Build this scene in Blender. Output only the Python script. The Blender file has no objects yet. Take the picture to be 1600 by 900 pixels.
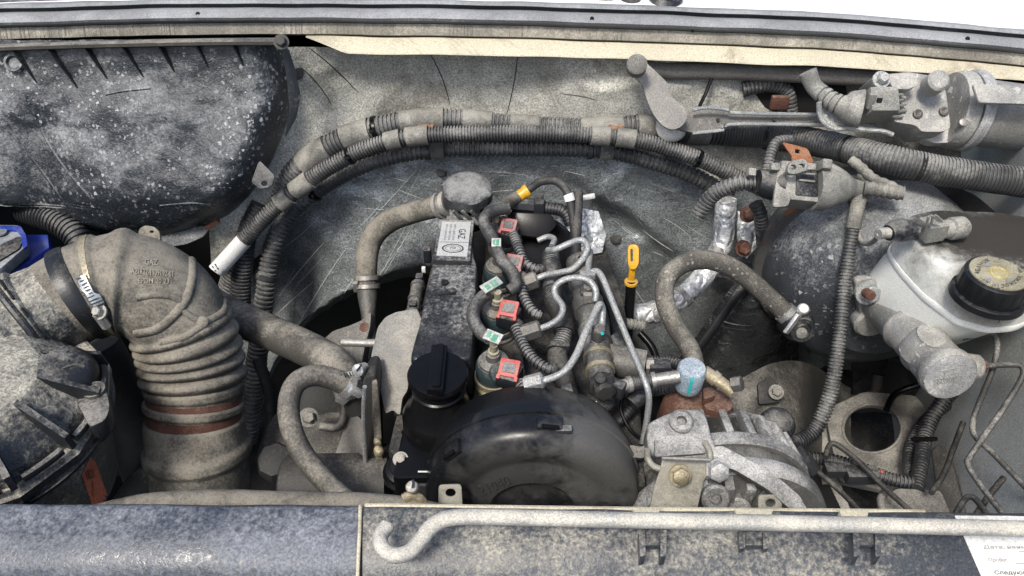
import bpy, bmesh, math, random
from math import sin, cos, pi, radians
from mathutils import Vector, Matrix, noise
from mathutils.bvhtree import BVHTree
random.seed(7)
S = bpy.context.scene
COL = S.collection
# ------------------------------------------------------------------ camera
F, PITCH, K, CAMZ = 1200.0, radians(40), 0.7, 1.25
CP, SP = cos(PITCH), sin(PITCH)
CAM = Vector((0, 0, CAMZ)); FWD = Vector((0, CP, -SP))
cd = bpy.data.cameras.new('camera'); cam = bpy.data.objects.new('camera', cd); COL.objects.link(cam)
cam.location = CAM; cam.rotation_euler = (radians(90) - PITCH, 0, 0)
cd.sensor_width = 36; cd.lens = F / 1600 * 36; cd.clip_start = 0.01; cd.clip_end = 200
S.camera = cam
# ------------------------------------------------------------------ light
SUN_EL, SUN_AZ = radians(56), radians(208)      # azimuth: direction the light comes from, clockwise from +Y
w = bpy.data.worlds.new('World'); S.world = w; w.use_nodes = True
wn = w.node_tree; sky = wn.nodes.new('ShaderNodeTexSky'); sky.sky_type = 'NISHITA'; sky.sun_disc = False
sky.sun_elevation = SUN_EL; sky.sun_rotation = SUN_AZ; sky.dust_density = 3.0; sky.air_density = 1.0
wn.nodes['Background'].inputs[1].default_value = 0.08
wn.links.new(sky.outputs[0], wn.nodes['Background'].inputs[0])
sd = bpy.data.lights.new('sun', 'SUN'); sd.energy = 1.5; sd.angle = radians(12); sd.color = (1, .955, .875)
sun = bpy.data.objects.new('sun', sd); COL.objects.link(sun)
_dirv = Vector((sin(SUN_AZ) * cos(SUN_EL), cos(SUN_AZ) * cos(SUN_EL), sin(SUN_EL)))
sun.rotation_euler = _dirv.to_track_quat('Z', 'Y').to_euler(); sun.location = (0, 0, 4)
S.view_settings.view_transform = 'Standard'; S.view_settings.look = 'None'
S.view_settings.gamma = 1; S.view_settings.use_curve_mapping = False
S.view_settings.exposure = 1.3
S.render.engine = 'CYCLES'; S.cycles.use_denoising = True
S.cycles.max_bounces = 6; S.cycles.diffuse_bounces = 4; S.cycles.glossy_bounces = 3
S.cycles.sample_clamp_indirect = 6

# ------------------------------------------------------------------ places
def ray(u, v):
    y = (450 - v) / F
    return Vector(((u - 800) / F, CP + y * SP, -SP + y * CP))
def P(u, v, q):
    """point seen at photo pixel (u, v): q > 0 at forward distance q, q < 0 at height q"""
    d = ray(u, v); t = q / d.y if q > 0 else q / d.z
    return CAM + d * (t * K)
def PP(p): return p if isinstance(p, Vector) else P(*p[:3])
def mpp(p): return (p - CAM).dot(FWD) / F          # metres per photo pixel at a point
def uv_of(p):
    q = p - CAM; t = q.dot(FWD)
    return 800 + F * q.x / t, 450 - F * (q.y * SP + q.z * CP) / t
def lerp(a, b, t): return a + (b - a) * t
def curve1(keys, x):
    if x <= keys[0][0]: return keys[0][1]
    for (a, fa), (b, fb) in zip(keys, keys[1:]):
        if x <= b:
            t = (x - a) / (b - a) if b > a else 0
            return fa + (fb - fa) * t
    return keys[-1][1]
def smooth1(keys, x):
    n = len(keys)
    if x <= keys[0][0]: return keys[0][1]
    if x >= keys[-1][0]: return keys[-1][1]
    for i in range(n - 1):
        if x <= keys[i + 1][0]:
            a, fa = keys[i]; b, fb = keys[i + 1]
            ma = (fb - keys[max(i - 1, 0)][1]) / max(1e-6, (b - keys[max(i - 1, 0)][0]))
            mb = (keys[min(i + 2, n - 1)][1] - fa) / max(1e-6, (keys[min(i + 2, n - 1)][0] - a))
            h = b - a; t = (x - a) / h
            return (2*t**3 - 3*t*t + 1)*fa + (t**3 - 2*t*t + t)*h*ma + (-2*t**3 + 3*t*t)*fb + (t**3 - t*t)*h*mb

# ------------------------------------------------------------------ geometry
class G:
    def __init__(s): s.v = []; s.f = []
    def add(s, o):
        n = len(s.v); s.v += o.v; s.f += [tuple(i + n for i in f) for f in o.f]; return s
    def bvh(s): return BVHTree.FromPolygons([tuple(p) for p in s.v], s.f)
def join(*gs):
    g = G()
    for x in gs: g.add(x)
    return g

def catmull(P_, n=14):
    out = []
    m = len(P_)
    for i in range(m - 1):
        p0 = P_[max(i - 1, 0)]; p1 = P_[i]; p2 = P_[i + 1]; p3 = P_[min(i + 2, m - 1)]
        # centripetal-ish via plain Catmull-Rom
        for k in range(n):
            t = k / n
            out.append((0.5 * ((2*p1) + (p2 - p0)*t + (2*p0 - 5*p1 + 4*p2 - p3)*t*t + (3*p1 - p0 - 3*p2 + p3)*t**3), i + t))
    out.append((P_[-1], float(m - 1)))
    return out
class Path:
    """smooth path through photo points; each point (u, v, q[, radius px])"""
    def __init__(s, pts, r=8, sharp=False):
        s.w = [PP(p) for p in pts]
        s.rk = [(p[3] if (not isinstance(p, Vector) and len(p) > 3) else r) for p in pts]
        s.c = catmull(s.w, 1 if sharp else 14)
        s.L = [0]
        for a, b in zip(s.c, s.c[1:]): s.L.append(s.L[-1] + (b[0] - a[0]).length)
        s.len = s.L[-1]
    def at(s, d):
        d = min(max(d, 0), s.len)
        lo, hi = 0, len(s.L) - 1
        while hi - lo > 1:
            m = (lo + hi) // 2
            if s.L[m] <= d: lo = m
            else: hi = m
        t = (d - s.L[lo]) / max(1e-9, s.L[hi] - s.L[lo])
        p = s.c[lo][0].lerp(s.c[hi][0], t); tt = lerp(s.c[lo][1], s.c[hi][1], t)
        i = min(int(tt), len(s.rk) - 2); fr = tt - i
        fr = fr * fr * (3 - 2 * fr)
        r = lerp(s.rk[i], s.rk[i + 1], fr)
        return p, tt, r * mpp(p)
    def tan(s, d):
        e = s.len * .002 + 1e-6
        return (s.at(d + e)[0] - s.at(d - e)[0]).normalized()
def tube(path, s0=0., s1=1., dr=0., seg=14, step=None, corr=None, rfun=None, flat=1., cap=True, r=None, noise_amp=0.):
    """corr=(pitch px, depth fraction, share of crest); dr px added to the radius"""
    if not isinstance(path, Path): path = Path(path, r if r else 8)
    g = G(); a, b = path.len * s0, path.len * s1
    if corr and not noise_amp: noise_amp = .045
    px = mpp(path.at((a + b) / 2)[0])
    if corr:
        pitch = corr[0] * px; n = max(1, round((b - a) / pitch)); pitch = (b - a) / n
        duty = corr[2] if len(corr) > 2 else .55
        ds = []
        for k in range(n):
            o = a + k * pitch
            ds += [(o, 1), (o + pitch * duty * .5, 1.02), (o + pitch * duty, 1), (o + pitch * (duty + .12), 1 - corr[1]), (o + pitch * .9, 1 - corr[1])]
        ds.append((b, 1))
    else:
        st = (step or 5) * px; n = max(2, int((b - a) / st))
        ds = [(a + (b - a) * k / n, 1) for k in range(n + 1)]
    T = path.tan(a); ref = Vector((0, 0, 1)) if abs(T.z) < .9 else Vector((0, 1, 0))
    N = (ref - T * ref.dot(T)).normalized()
    rings = []
    for d, m in ds:
        p, tt, rr = path.at(d); T = path.tan(d)
        N = (N - T * N.dot(T)).normalized(); B = T.cross(N)
        rr = (rr + dr * px) * m
        if rfun: rr = rfun((d - a) / (b - a), tt, rr)
        ring = []
        for k in range(seg):
            an = 2 * pi * k / seg
            q = rr
            if noise_amp: q *= 1 + noise_amp * noise.noise((p + N * cos(an) * rr + B * sin(an) * rr) * 75)
            ring.append(len(g.v)); g.v.append(p + N * (cos(an) * q) + B * (sin(an) * q * flat))
        rings.append(ring)
    for A, B_ in zip(rings, rings[1:]):
        for k in range(seg): g.f.append((A[k], A[(k + 1) % seg], B_[(k + 1) % seg], B_[k]))
    if cap: g.f.append(tuple(reversed(rings[0]))); g.f.append(tuple(rings[-1]))
    return g
def basis(axis, up=None):
    z = axis.normalized(); ref = up or (Vector((0, 0, 1)) if abs(z.z) < .9 else Vector((0, 1, 0)))
    x = (ref - z * ref.dot(z)).normalized(); y = z.cross(x)
    return x, y, z
UP = Vector((0, 0, 1)); FRONT = Vector((0, -1, 0)); RIGHT = Vector((1, 0, 0))
def lathe(o, axis, prof, seg=32, rmod=None, up=None, a0=0., a1=2*pi, cap=True, px=None):
    """profile [(along px, radius px)] turned round axis through o"""
    o = PP(o); x, y, z = basis(axis, up); m = px or mpp(o); g = G(); rings = []
    full = abs(a1 - a0 - 2 * pi) < 1e-6; n = seg if full else seg + 1
    for h, r in prof:
        ring = []
        for k in range(n):
            an = a0 + (a1 - a0) * k / seg
            rr = r * (rmod(an, h) if rmod else 1)
            ring.append(len(g.v)); g.v.append(o + z * (h * m) + x * (cos(an) * rr * m) + y * (sin(an) * rr * m))
        rings.append(ring)
    for A, B in zip(rings, rings[1:]):
        for k in range(seg if full else seg): g.f.append((A[k], A[(k + 1) % n], B[(k + 1) % n], B[k]))
    if cap and full:
        g.f.append(tuple(reversed(rings[0]))); g.f.append(tuple(rings[-1]))
    return g
def from_bm(bm):
    g = G(); bm.verts.ensure_lookup_table(); bm.verts.index_update()
    g.v = [v.co.copy() for v in bm.verts]; g.f = [tuple(v.index for v in f.verts) for f in bm.faces]; bm.free(); return g
def bevel(bm, off, ang=35, seg=2):
    if off <= 0: return
    bmesh.ops.recalc_face_normals(bm, faces=bm.faces)
    ed = [e for e in bm.edges if len(e.link_faces) == 2 and e.calc_face_angle(0) > radians(ang)]
    bmesh.ops.bevel(bm, geom=ed, offset=off, segments=seg, profile=.6, affect='EDGES', clamp_overlap=True)
def box(c, dims, ax=None, bev=2, taper=1.):
    """dims px along x, y, z of ax=(x axis, y axis, z axis); taper narrows the +z end"""
    c = PP(c); m = mpp(c); bm = bmesh.new()
    X, Y, Z = ax or (RIGHT, Vector((0, 1, 0)), UP)
    vs = []
    for k in (-1, 1):
        t = taper if k > 0 else 1
        for i, j in ((-1, -1), (1, -1), (1, 1), (-1, 1)):
            vs.append(bm.verts.new(c + X * (i * t * dims[0] * m / 2) + Y * (j * t * dims[1] * m / 2) + Z * (k * dims[2] * m / 2)))
    for f in ((3, 2, 1, 0), (4, 5, 6, 7), (0, 1, 5, 4), (1, 2, 6, 5), (2, 3, 7, 6), (3, 0, 4, 7)): bm.faces.new([vs[i] for i in f])
    bevel(bm, bev * m); return from_bm(bm)
def axes_to(a, b, up=UP):
    """x along a->b, z near up"""
    X = (PP(b) - PP(a)).normalized(); Z = (up - X * up.dot(X)).normalized(); return X, Z.cross(X), Z
def onplane(u, v, pl):
    o, n = pl; d = ray(u, v); t = (o - CAM).dot(n) / d.dot(n); return CAM + d * t
def plane(p, n): return (PP(p), n.normalized())
def plate(outline, pl, thick, bev=1.5, holes=(), seg=2, inset=1.):
    """photo outline laid on plane pl, thickness px away from the viewer"""
    o, n = pl; n = n.copy()
    if n.dot(CAM - o) < 0: n = -n
    m = mpp(o); bm = bmesh.new()
    loops = [outline] + list(holes); ed = []; bvs = []
    for lp in loops:
        vs = [bm.verts.new(onplane(u, v, pl)) for u, v in lp]; bvs.append(vs)
        for a, b in zip(vs, vs[1:] + vs[:1]): ed.append(bm.edges.new((a, b)))
    if holes: bmesh.ops.triangle_fill(bm, use_beauty=True, edges=ed)
    else: bm.faces.new(bvs[0])
    bmesh.ops.recalc_face_normals(bm, faces=bm.faces)
    r = bmesh.ops.extrude_face_region(bm, geom=list(bm.faces))
    nv = [e for e in r['geom'] if isinstance(e, bmesh.types.BMVert)]
    for q in nv: q.co -= n * (thick * m)
    if inset != 1:
        c = sum((q.co for q in nv), Vector()) / len(nv)
        for q in nv: q.co = c + (q.co - c) * inset
    bmesh.ops.recalc_face_normals(bm, faces=bm.faces)
    bevel(bm, bev * m, 40, seg)
    return from_bm(bm)
def ell(u, v, a, b, n=24, rot=0.):
    return [(u + a * cos(t) * cos(rot) - b * sin(t) * sin(rot), v + a * cos(t) * sin(rot) + b * sin(t) * cos(rot)) for t in [2 * pi * k / n for k in range(n)]]
def rnd(outline, r=6, n=3):
    """round the corners of a photo outline"""
    out = []; m = len(outline)
    for i in range(m):
        p = Vector(outline[i]); a = Vector(outline[i - 1]); b = Vector(outline[(i + 1) % m])
        ra = min(r, (a - p).length * .45); rb = min(r, (b - p).length * .45)
        s = p + (a - p).normalized() * ra; e = p + (b - p).normalized() * rb
        for k in range(n + 1):
            t = k / n; q = s * (1 - t) ** 2 + p * 2 * t * (1 - t) + e * t * t; out.append((q.x, q.y))
    return out
def grid(nu, nv, fn, close=False):
    g = G()
    for j in range(nv + 1):
        for i in range(nu + 1): g.v.append(fn(i / nu, j / nv))
    for j in range(nv):
        for i in range(nu):
            a = j * (nu + 1) + i; g.f.append((a, a + 1, a + nu + 2, a + nu + 1))
    return g
def loft(rings, cap=True):
    g = G(); n = len(rings[0]); R = []
    for r in rings:
        R.append([len(g.v) + k for k in range(n)]); g.v += [Vector(p) for p in r]
    for A, B in zip(R, R[1:]):
        for k in range(n): g.f.append((A[k], A[(k + 1) % n], B[(k + 1) % n], B[k]))
    if cap: g.f.append(tuple(reversed(R[0]))); g.f.append(tuple(R[-1]))
    return g
def hexbolt(o, axis, r=12, h=10, washer=1.5, wh=3, px=None):
    o = PP(o); g = lathe(o, axis, [(0, r * washer), (wh, r * washer), (wh, r * .5)], 20, px=px) if washer else G()
    g.add(lathe(o, axis, [(wh - .5, r * .99), (wh + h * .85, r), (wh + h, r * .82)], 6, px=px))
    return g
def conform(g2d, target, lift, thick=0.0):
    """flat shape in photo pixels laid on a surface (verts as (u, v)), lifted along its normal"""
    b = target if isinstance(target, BVHTree) else target.bvh()
    top = []; ok = []
    for u, v in g2d[0]:
        d = ray(u, v).normalized(); h = b.ray_cast(CAM, d)
        if h[0] is None:
            ok.append(False); top.append((Vector(), Vector())); continue
        n = h[1]
        if n.dot(d) > 0: n = -n
        ok.append(True); top.append((h[0], n))
    g = G(); N = len(top)
    g.v = [p + n * lift for p, n in top]
    fs = [f for f in g2d[1] if all(ok[i] for i in f)]
    g.f = list(fs)
    if thick:
        g.v += [p + n * (lift - thick) for p, n in top]
        cnt = {}
        for f in fs:
            for a, c in zip(f, f[1:] + f[:1]): cnt[(a, c)] = 1
        for (a, c) in cnt:
            if (c, a) not in cnt: g.f.append((a, a + N, c + N, c))
    used = sorted({i for f in g.f for i in f}); mp = {o: i for i, o in enumerate(used)}
    g.v = [g.v[i] for i in used]; g.f = [tuple(mp[i] for i in f) for f in g.f]
    return g
def sheet2d(quad, nu=8, nv=8):
    """bilinear patch of photo pixels: quad = tl, tr, br, bl"""
    vs = []; fs = []
    a, b, c, d = [Vector(q) for q in quad]
    for j in range(nv + 1):
        for i in range(nu + 1):
            s, t = i / nu, j / nv; q = (a * (1 - s) + b * s) * (1 - t) + (d * (1 - s) + c * s) * t; vs.append((q.x, q.y))
    for j in range(nv):
        for i in range(nu):
            k = j * (nu + 1) + i; fs.append((k, k + 1, k + nu + 2, k + nu + 1))
    return vs, fs
def text2d(txt, quad, sub=0, bold=0.):
    """letters fitted into a photo quad: returns photo-pixel verts and faces"""
    cu = bpy.data.curves.new('lettering', 'FONT'); cu.body = txt; cu.align_x = 'LEFT'; cu.resolution_u = 2; cu.offset = bold
    ob = bpy.data.objects.new('lettering', cu); COL.objects.link(ob)
    dg = bpy.context.evaluated_depsgraph_get(); me = ob.evaluated_get(dg).to_mesh()
    vs = [v.co.copy() for v in me.vertices]; fs = [tuple(p.vertices) for p in me.polygons]
    ob.evaluated_get(dg).to_mesh_clear(); bpy.data.objects.remove(ob); bpy.data.curves.remove(cu)
    if not vs: return [], []
    x0 = min(v.x for v in vs); x1 = max(v.x for v in vs); y0 = min(v.y for v in vs); y1 = max(v.y for v in vs)
    a, b, c, d = [Vector(q) for q in quad]; out = []
    for v in vs:
        s = (v.x - x0) / (x1 - x0); t = 1 - (v.y - y0) / (y1 - y0)
        q = (a * (1 - s) + b * s) * (1 - t) + (d * (1 - s) + c * s) * t; out.append((q.x, q.y))
    return out, fs
def surf_path(pts, target, lift=0., n=10):
    """photo polyline laid on a surface"""
    b = target if isinstance(target, BVHTree) else target.bvh(); out = []
    q = [Vector((p[0], p[1], 0)) for p in pts]
    for p, _ in catmull(q, n):
        h = b.ray_cast(CAM, ray(p.x, p.y).normalized())
        if h[0] is not None:
            nn = h[1] if h[1].dot(ray(p.x, p.y)) < 0 else -h[1]
            out.append(h[0] + nn * lift)
    return out
def wobble(g, amp, sc, seed=0.):
    for i, p in enumerate(g.v):
        n = noise.noise_vector(p * sc + Vector((seed, seed * 1.7, 0))); g.v[i] = p + n * amp
    return g

# ------------------------------------------------------------------ objects
def mk(name, g, mat, parent=None, ang=40, label=None):
    me = bpy.data.meshes.new(name)
    off = parent_loc(parent) if parent else None
    o = bpy.data.objects.new(name, me); COL.objects.link(o)
    if parent is None:
        xs = [p.x for p in g.v]; ys = [p.y for p in g.v]; zs = [p.z for p in g.v]
        off = Vector(((min(xs) + max(xs)) / 2, (min(ys) + max(ys)) / 2, min(zs))); o.location = off
    else: o.parent = parent
    me.from_pydata([tuple(p - off) for p in g.v], [], g.f); me.validate()
    bm = bmesh.new(); bm.from_mesh(me); bmesh.ops.recalc_face_normals(bm, faces=bm.faces); bm.to_mesh(me); bm.free()
    me.polygons.foreach_set('use_smooth', [True] * len(me.polygons))
    me.set_sharp_from_angle(angle=radians(ang))
    me.materials.append(mat)
    if label: o['label'] = label
    return o
LOC = {}
def parent_loc(o):
    p = Vector()
    while o is not None: p += o.location; o = o.parent
    return p
def thing(name, label, cat, at, group=None):
    o = bpy.data.objects.new(name, None); COL.objects.link(o); o.location = PP(at); o.empty_display_size = .02
    o['label'] = label; o['category'] = cat
    if group: o['group'] = group
    return o
def solo(name, label, cat, g, mat, group=None, ang=40):
    o = mk(name, g, mat, None, ang); o['label'] = label; o['category'] = cat
    if group: o['group'] = group
    return o
def struct(name, g, mat, ang=60):
    o = mk(name, g, mat, None, ang); o['kind'] = 'structure'; return o

# ------------------------------------------------------------------ materials
def M(name, base, dust=(.30, .27, .22), amount=.45, rough=.55, metal=0., blotch=28., fine=420., bump=.25, up=.35,
      speck=None, rust=0., streak=None, contrast=.30, drough=.92, coat=0., sss=0., spec=.5, crease=0., stain=None, seed=0., spots=()):
    """worn surface: base colour, dust lying in patches (more on faces that look up, boosted to paint in top light), fine grain, optional specks, rust, streaks"""
    lu = .3 * dust[0] + .6 * dust[1] + .1 * dust[2]
    if (max(dust) - min(dust)) / max(dust) < .42: dust = tuple(lerp(c, lu, .05) for c in dust)
    m = bpy.data.materials.new(name); m.use_nodes = True; nt = m.node_tree; N = nt.nodes; Lk = nt.links
    b = N['Principled BSDF']
    def nd(t, **kw):
        x = N.new(t)
        for k, v in kw.items(): setattr(x, k, v)
        return x
    def put(x, i, v):
        if isinstance(v, bpy.types.NodeSocket): Lk.new(v, x.inputs[i])
        else: x.inputs[i].default_value = v
    def math_(op, a, c, cl=False):
        x = nd('ShaderNodeMath', operation=op, use_clamp=cl); put(x, 0, a); put(x, 1, c); return x.outputs[0]
    def mix(f, a, c, bt='MIX'):
        x = nd('ShaderNodeMix', data_type='RGBA', blend_type=bt); put(x, 0, f)
        for i, v in ((6, a), (7, c)):
            if isinstance(v, tuple): v = (*v, 1)
            put(x, i, v)
        return x.outputs[2]
    def mixf(f, a, c):
        x = nd('ShaderNodeMix', data_type='FLOAT'); put(x, 0, f); put(x, 2, a); put(x, 3, c); return x.outputs[0]
    def ramp(v, a, c):
        x = nd('ShaderNodeMapRange', interpolation_type='SMOOTHSTEP'); put(x, 0, v); put(x, 1, a); put(x, 2, c); return x.outputs[0]
    geo = nd('ShaderNodeNewGeometry'); tc = nd('ShaderNodeMapping'); Lk.new(geo.outputs['Position'], tc.inputs[0]); tc.inputs[1].default_value = (seed, seed * 2, seed * .7)
    co = tc.outputs[0]
    def ns(sc, det=4, ro=.6, dist=0., vec=None):
        x = nd('ShaderNodeTexNoise'); put(x, 'Vector', vec or co); put(x, 'Scale', sc); put(x, 'Detail', det); put(x, 'Roughness', ro); put(x, 'Distortion', dist); return x.outputs[0]
    n1 = ns(blotch, 5, .65); n2 = ns(fine, 3, .7); n3 = ns(blotch * 5, 4, .7, .6)
    sep = nd('ShaderNodeSeparateXYZ'); Lk.new(geo.outputs['Normal'], sep.inputs[0])
    d = math_('ADD', math_('MULTIPLY', n1, .95), math_('MULTIPLY', n3, .25))
    d = math_('ADD', d, math_('MULTIPLY', n2, .75))
    d = math_('ADD', d, math_('MULTIPLY', sep.outputs[2], up * .9))  # settled dust, raised on upward faces so tops read lit and sides dark
    # mean about .975 + up share; amount shifts the threshold
    fac = ramp(d, 1.35 - amount * .75, 1.80 - amount * .75)
    var = mix(ramp(math_('ADD', math_('MULTIPLY', n1, .7), math_('MULTIPLY', n3, .3)), .32, .68), tuple(c * (1 - contrast) for c in dust), tuple(min(1, c * (1 + contrast * .6)) for c in dust))
    bvar = mix(ramp(n1, .35, .7), base, tuple(min(1, c * (1 + contrast)) for c in base))
    col = mix(fac, bvar, var)
    if stain:
        s = ns(blotch * .7, 5, .7, 1.2); col = mix(math_('MULTIPLY', ramp(s, .5, .66), stain[1]), col, stain[0])
    rg = mixf(fac, rough, drough)
    for (cw, R, scol, st_, srg, rag) in spots:      # a patch of dust, oil or grime with a ragged edge
        vm = nd('ShaderNodeVectorMath', operation='DISTANCE'); Lk.new(geo.outputs['Position'], vm.inputs[0]); vm.inputs[1].default_value = cw
        ds_ = math_('ADD', math_('DIVIDE', vm.outputs[1], R), math_('ADD', math_('MULTIPLY', math_('SUBTRACT', n1, .5), 1.6 * rag), math_('MULTIPLY', math_('SUBTRACT', n3, .5), 1.2 * rag)))
        sf = math_('MULTIPLY', ramp(ds_, 1.25, .5), st_); col = mix(sf, col, scol); rg = mixf(sf, rg, srg)
    n4 = ns(fine * 2.2, 2, .7)
    col = mix(ramp(n4, .28, .72), mix(min(.55, contrast * 1.05), col, (0, 0, 0)), mix(1., col, (1 + contrast * .8,) * 3, 'MULTIPLY'))
    mt = mixf(fac, metal, metal * .15) if metal else 0.
    hgt = math_('ADD', math_('MULTIPLY', n2, .7), math_('ADD', math_('MULTIPLY', n3, .3), math_('MULTIPLY', n4, .35)))
    if speck:
        sc, dens, scol = speck
        wv = nd('ShaderNodeTexNoise'); put(wv, 'Vector', co); put(wv, 'Scale', sc * 1.6); put(wv, 'Detail', 2.)
        sv_ = nd('ShaderNodeVectorMath', operation='SCALE'); Lk.new(wv.outputs[1], sv_.inputs[0]); sv_.inputs[3].default_value = 1.1 / sc
        av = nd('ShaderNodeVectorMath', operation='ADD'); Lk.new(co, av.inputs[0]); Lk.new(sv_.outputs[0], av.inputs[1])
        vo = nd('ShaderNodeTexVoronoi'); put(vo, 'Vector', av.outputs[0]); put(vo, 'Scale', sc)
        sc_r = nd('ShaderNodeSeparateColor'); Lk.new(vo.outputs['Color'], sc_r.inputs[0])
        rad = math_('MULTIPLY', math_('POWER', sc_r.outputs[0], 2.2), dens * 1.9)
        msk = ramp(ns(blotch * .6, 3), .36, .62)
        sp = math_('MULTIPLY', ramp(math_('SUBTRACT', rad, vo.outputs['Distance']), 0., .10), msk)
        sp = math_('MULTIPLY', sp, math_('ADD', .35, math_('MULTIPLY', sc_r.outputs[1], .65)))
        col = mix(sp, col, scol); rg = mixf(sp, rg, .9); hgt = math_('ADD', hgt, math_('MULTIPLY', sp, 1.2))
    if streak:
        for q, (rot, sc, wdt, scol) in enumerate(streak):
            mp = nd('ShaderNodeMapping'); Lk.new(co, mp.inputs[0]); mp.inputs[2].default_value = rot; mp.inputs[3].default_value = sc
            mp.inputs[1].default_value = (q * 3.1, q * 1.7, 0)
            s1 = ns(1., 1.0, .4, .0, mp.outputs[0])
            line = ramp(math_('ABSOLUTE', math_('SUBTRACT', s1, .5), 0.), wdt, wdt * .25)
            line = math_('MULTIPLY', line, ramp(ns(blotch * 1.3, 2), .50, .62))
            col = mix(line, col, scol); hgt = math_('ADD', hgt, math_('MULTIPLY', line, 1.5)); rg = mixf(line, rg, .35)
    if crease:
        vo = nd('ShaderNodeTexVoronoi', feature='DISTANCE_TO_EDGE'); wp = nd('ShaderNodeVectorMath', operation='ADD')
        nz = nd('ShaderNodeTexNoise'); put(nz, 'Vector', co); put(nz, 'Scale', 40.); put(nz, 'Detail', 3.)
        sc_ = nd('ShaderNodeVectorMath', operation='SCALE'); Lk.new(nz.outputs[1], sc_.inputs[0]); sc_.inputs[3].default_value = .03
        Lk.new(co, wp.inputs[0]); Lk.new(sc_.outputs[0], wp.inputs[1]); put(vo, 'Vector', wp.outputs[0]); put(vo, 'Scale', crease)
        hgt = math_('ADD', hgt, math_('MULTIPLY', ramp(vo.outputs['Distance'], 0., .25), 2.2))
    if rust:
        rn = ns(blotch * 1.6, 6, .7, .5); rf = ramp(rn, .72 - rust * .35, .80 - rust * .35)
        rc = mix(n2, (.12, .045, .02), (.30, .13, .05)); col = mix(rf, col, rc); rg = mixf(rf, rg, .95); hgt = math_('ADD', hgt, math_('MULTIPLY', rf, .6))
        if metal: mt = mixf(rf, mt, 0.)
    Lk.new(col, b.inputs['Base Color']); put(b, 'Roughness', rg); put(b, 'Metallic', mt)
    b.inputs['Specular IOR Level'].default_value = spec
    if coat: b.inputs['Coat Weight'].default_value = coat; b.inputs['Coat Roughness'].default_value = .25
    if sss: b.inputs['Subsurface Weight'].default_value = sss; b.inputs['Subsurface Radius'].default_value = (.01, .009, .008); b.inputs['Subsurface Scale'].default_value = .6
    bp = nd('ShaderNodeBump'); bp.inputs['Strength'].default_value = min(1, bump); bp.inputs['Distance'].default_value = .0012 * max(1, bump)
    Lk.new(hgt, bp.inputs['Height']); Lk.new(bp.outputs[0], b.inputs['Normal'])
    return m

TAN = (.30, .265, .20); GRY = (.26, .25, .225)
m_black = M('dusty black plastic', (.012, .0135, .016), (.20, .19, .17), .33, .38, bump=.35, up=.4)
m_oil = M('oily black plastic', (.0045, .0045, .005), (.08, .075, .065), .0, .24, bump=.10, up=.2, fine=700, spec=.22)
m_dark = M('grimy metal with shade in its colour', (.013, .013, .0125), (.10, .092, .08), .24, .65, bump=.5)  # grime taken darker, so gaps round the engine read as shade
m_void = M('shade painted near black', (.006, .006, .006), (.02, .019, .017), .2, .9, bump=.1)  # near-black colour standing in for shade in holes and under the bay
m_house = M('black housing with lime spots', (.020, .024, .029), (.21, .217, .222), .40, .34, blotch=20, fine=260, bump=1.1, up=.6, contrast=.4,
            speck=(260., .34, (.44, .45, .46)))
m_rubber = M('dusty rubber', (.06, .055, .046), (.225, .203, .162), .66, .72, bump=.35, up=.3, contrast=.22)
m_rubber2 = M('dusty dark hose rubber', (.055, .052, .046), (.235, .215, .175), .44, .6, bump=.5, up=.35, fine=420)
m_rubdark = M('dark hose rubber', (.022, .0215, .021), (.12, .112, .095), .32, .6, bump=.25)
m_cond = M('dusty corrugated conduit', (.034, .035, .036), (.21, .207, .195), .44, .5, bump=.3, up=.4)
m_conddk = M('dark corrugated conduit', (.018, .019, .022), (.15, .147, .135), .32, .45, bump=.25, up=.35)
m_tape = M('dusty cloth tape', (.085, .083, .076), (.27, .26, .225), .62, .9, bump=.6, fine=600)
m_alu = M('weathered cast aluminium', (.40, .40, .40), (.50, .49, .465), .50, .5, metal=.5, bump=.8, blotch=40, fine=330, contrast=.3, drough=.85)
m_aludirt = M('speckled cast alternator aluminium', (.135, .135, .133), (.40, .395, .38), .50, .5, metal=.2, bump=.8, blotch=22, fine=420, contrast=.36, up=.35)
m_mc = M('grey master cylinder aluminium', (.27, .268, .255), (.39, .378, .34), .52, .5, metal=.35, bump=.6, up=.3, contrast=.3, speck=(130., .25, (.6, .59, .55)))
m_zinc = M('galvanised pipe', (.34, .35, .345), (.30, .295, .275), .42, .42, metal=.6, bump=.6, fine=380, contrast=.45)
m_pipe = M('dirty steel pipe', (.10, .098, .092), (.25, .235, .20), .42, .5, metal=.45, bump=.5, fine=420)
m_steel = M('dull steel', (.33, .32, .30), (.34, .32, .27), .42, .42, metal=.7, bump=.35)
m_tan = M('khaki passivated bracket', (.27, .26, .22), (.33, .31, .255), .5, .45, metal=.5, bump=.2, contrast=.2)
m_foil = M('crumpled aluminium foil', (.62, .63, .63), (.42, .42, .41), .25, .4, metal=.5, bump=.8, blotch=40, fine=140, contrast=.3, crease=45.)
m_felt = M('dirty bulkhead felt', (.27, .268, .24), (.50, .49, .43), .60, .85, bump=1.0, blotch=13, fine=260, up=.1, contrast=.45, crease=8., stain=((.13, .12, .095), .6))
m_tun = M('grey foil insulation', (.20, .218, .222), (.42, .435, .43), .46, .30, metal=.35, bump=1.2, blotch=7, fine=240, up=.1, contrast=.5, crease=9., drough=.6)
m_blkfoil = M('black shiny insulation', (.045, .048, .051), (.20, .20, .195), .32, .25, metal=.4, bump=1.2, blotch=12, fine=240, crease=14.,
              streak=[((.2, .5, .7), (2.5, 2.5, 80), .012, (.5, .51, .51))])
m_boost = M('black painted booster steel', (.038, .043, .049), (.24, .25, .25), .40, .32, bump=.8, blotch=15, fine=300, up=.6, rust=.14, contrast=.42,
            speck=(150., .26, (.42, .43, .43)))
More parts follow.
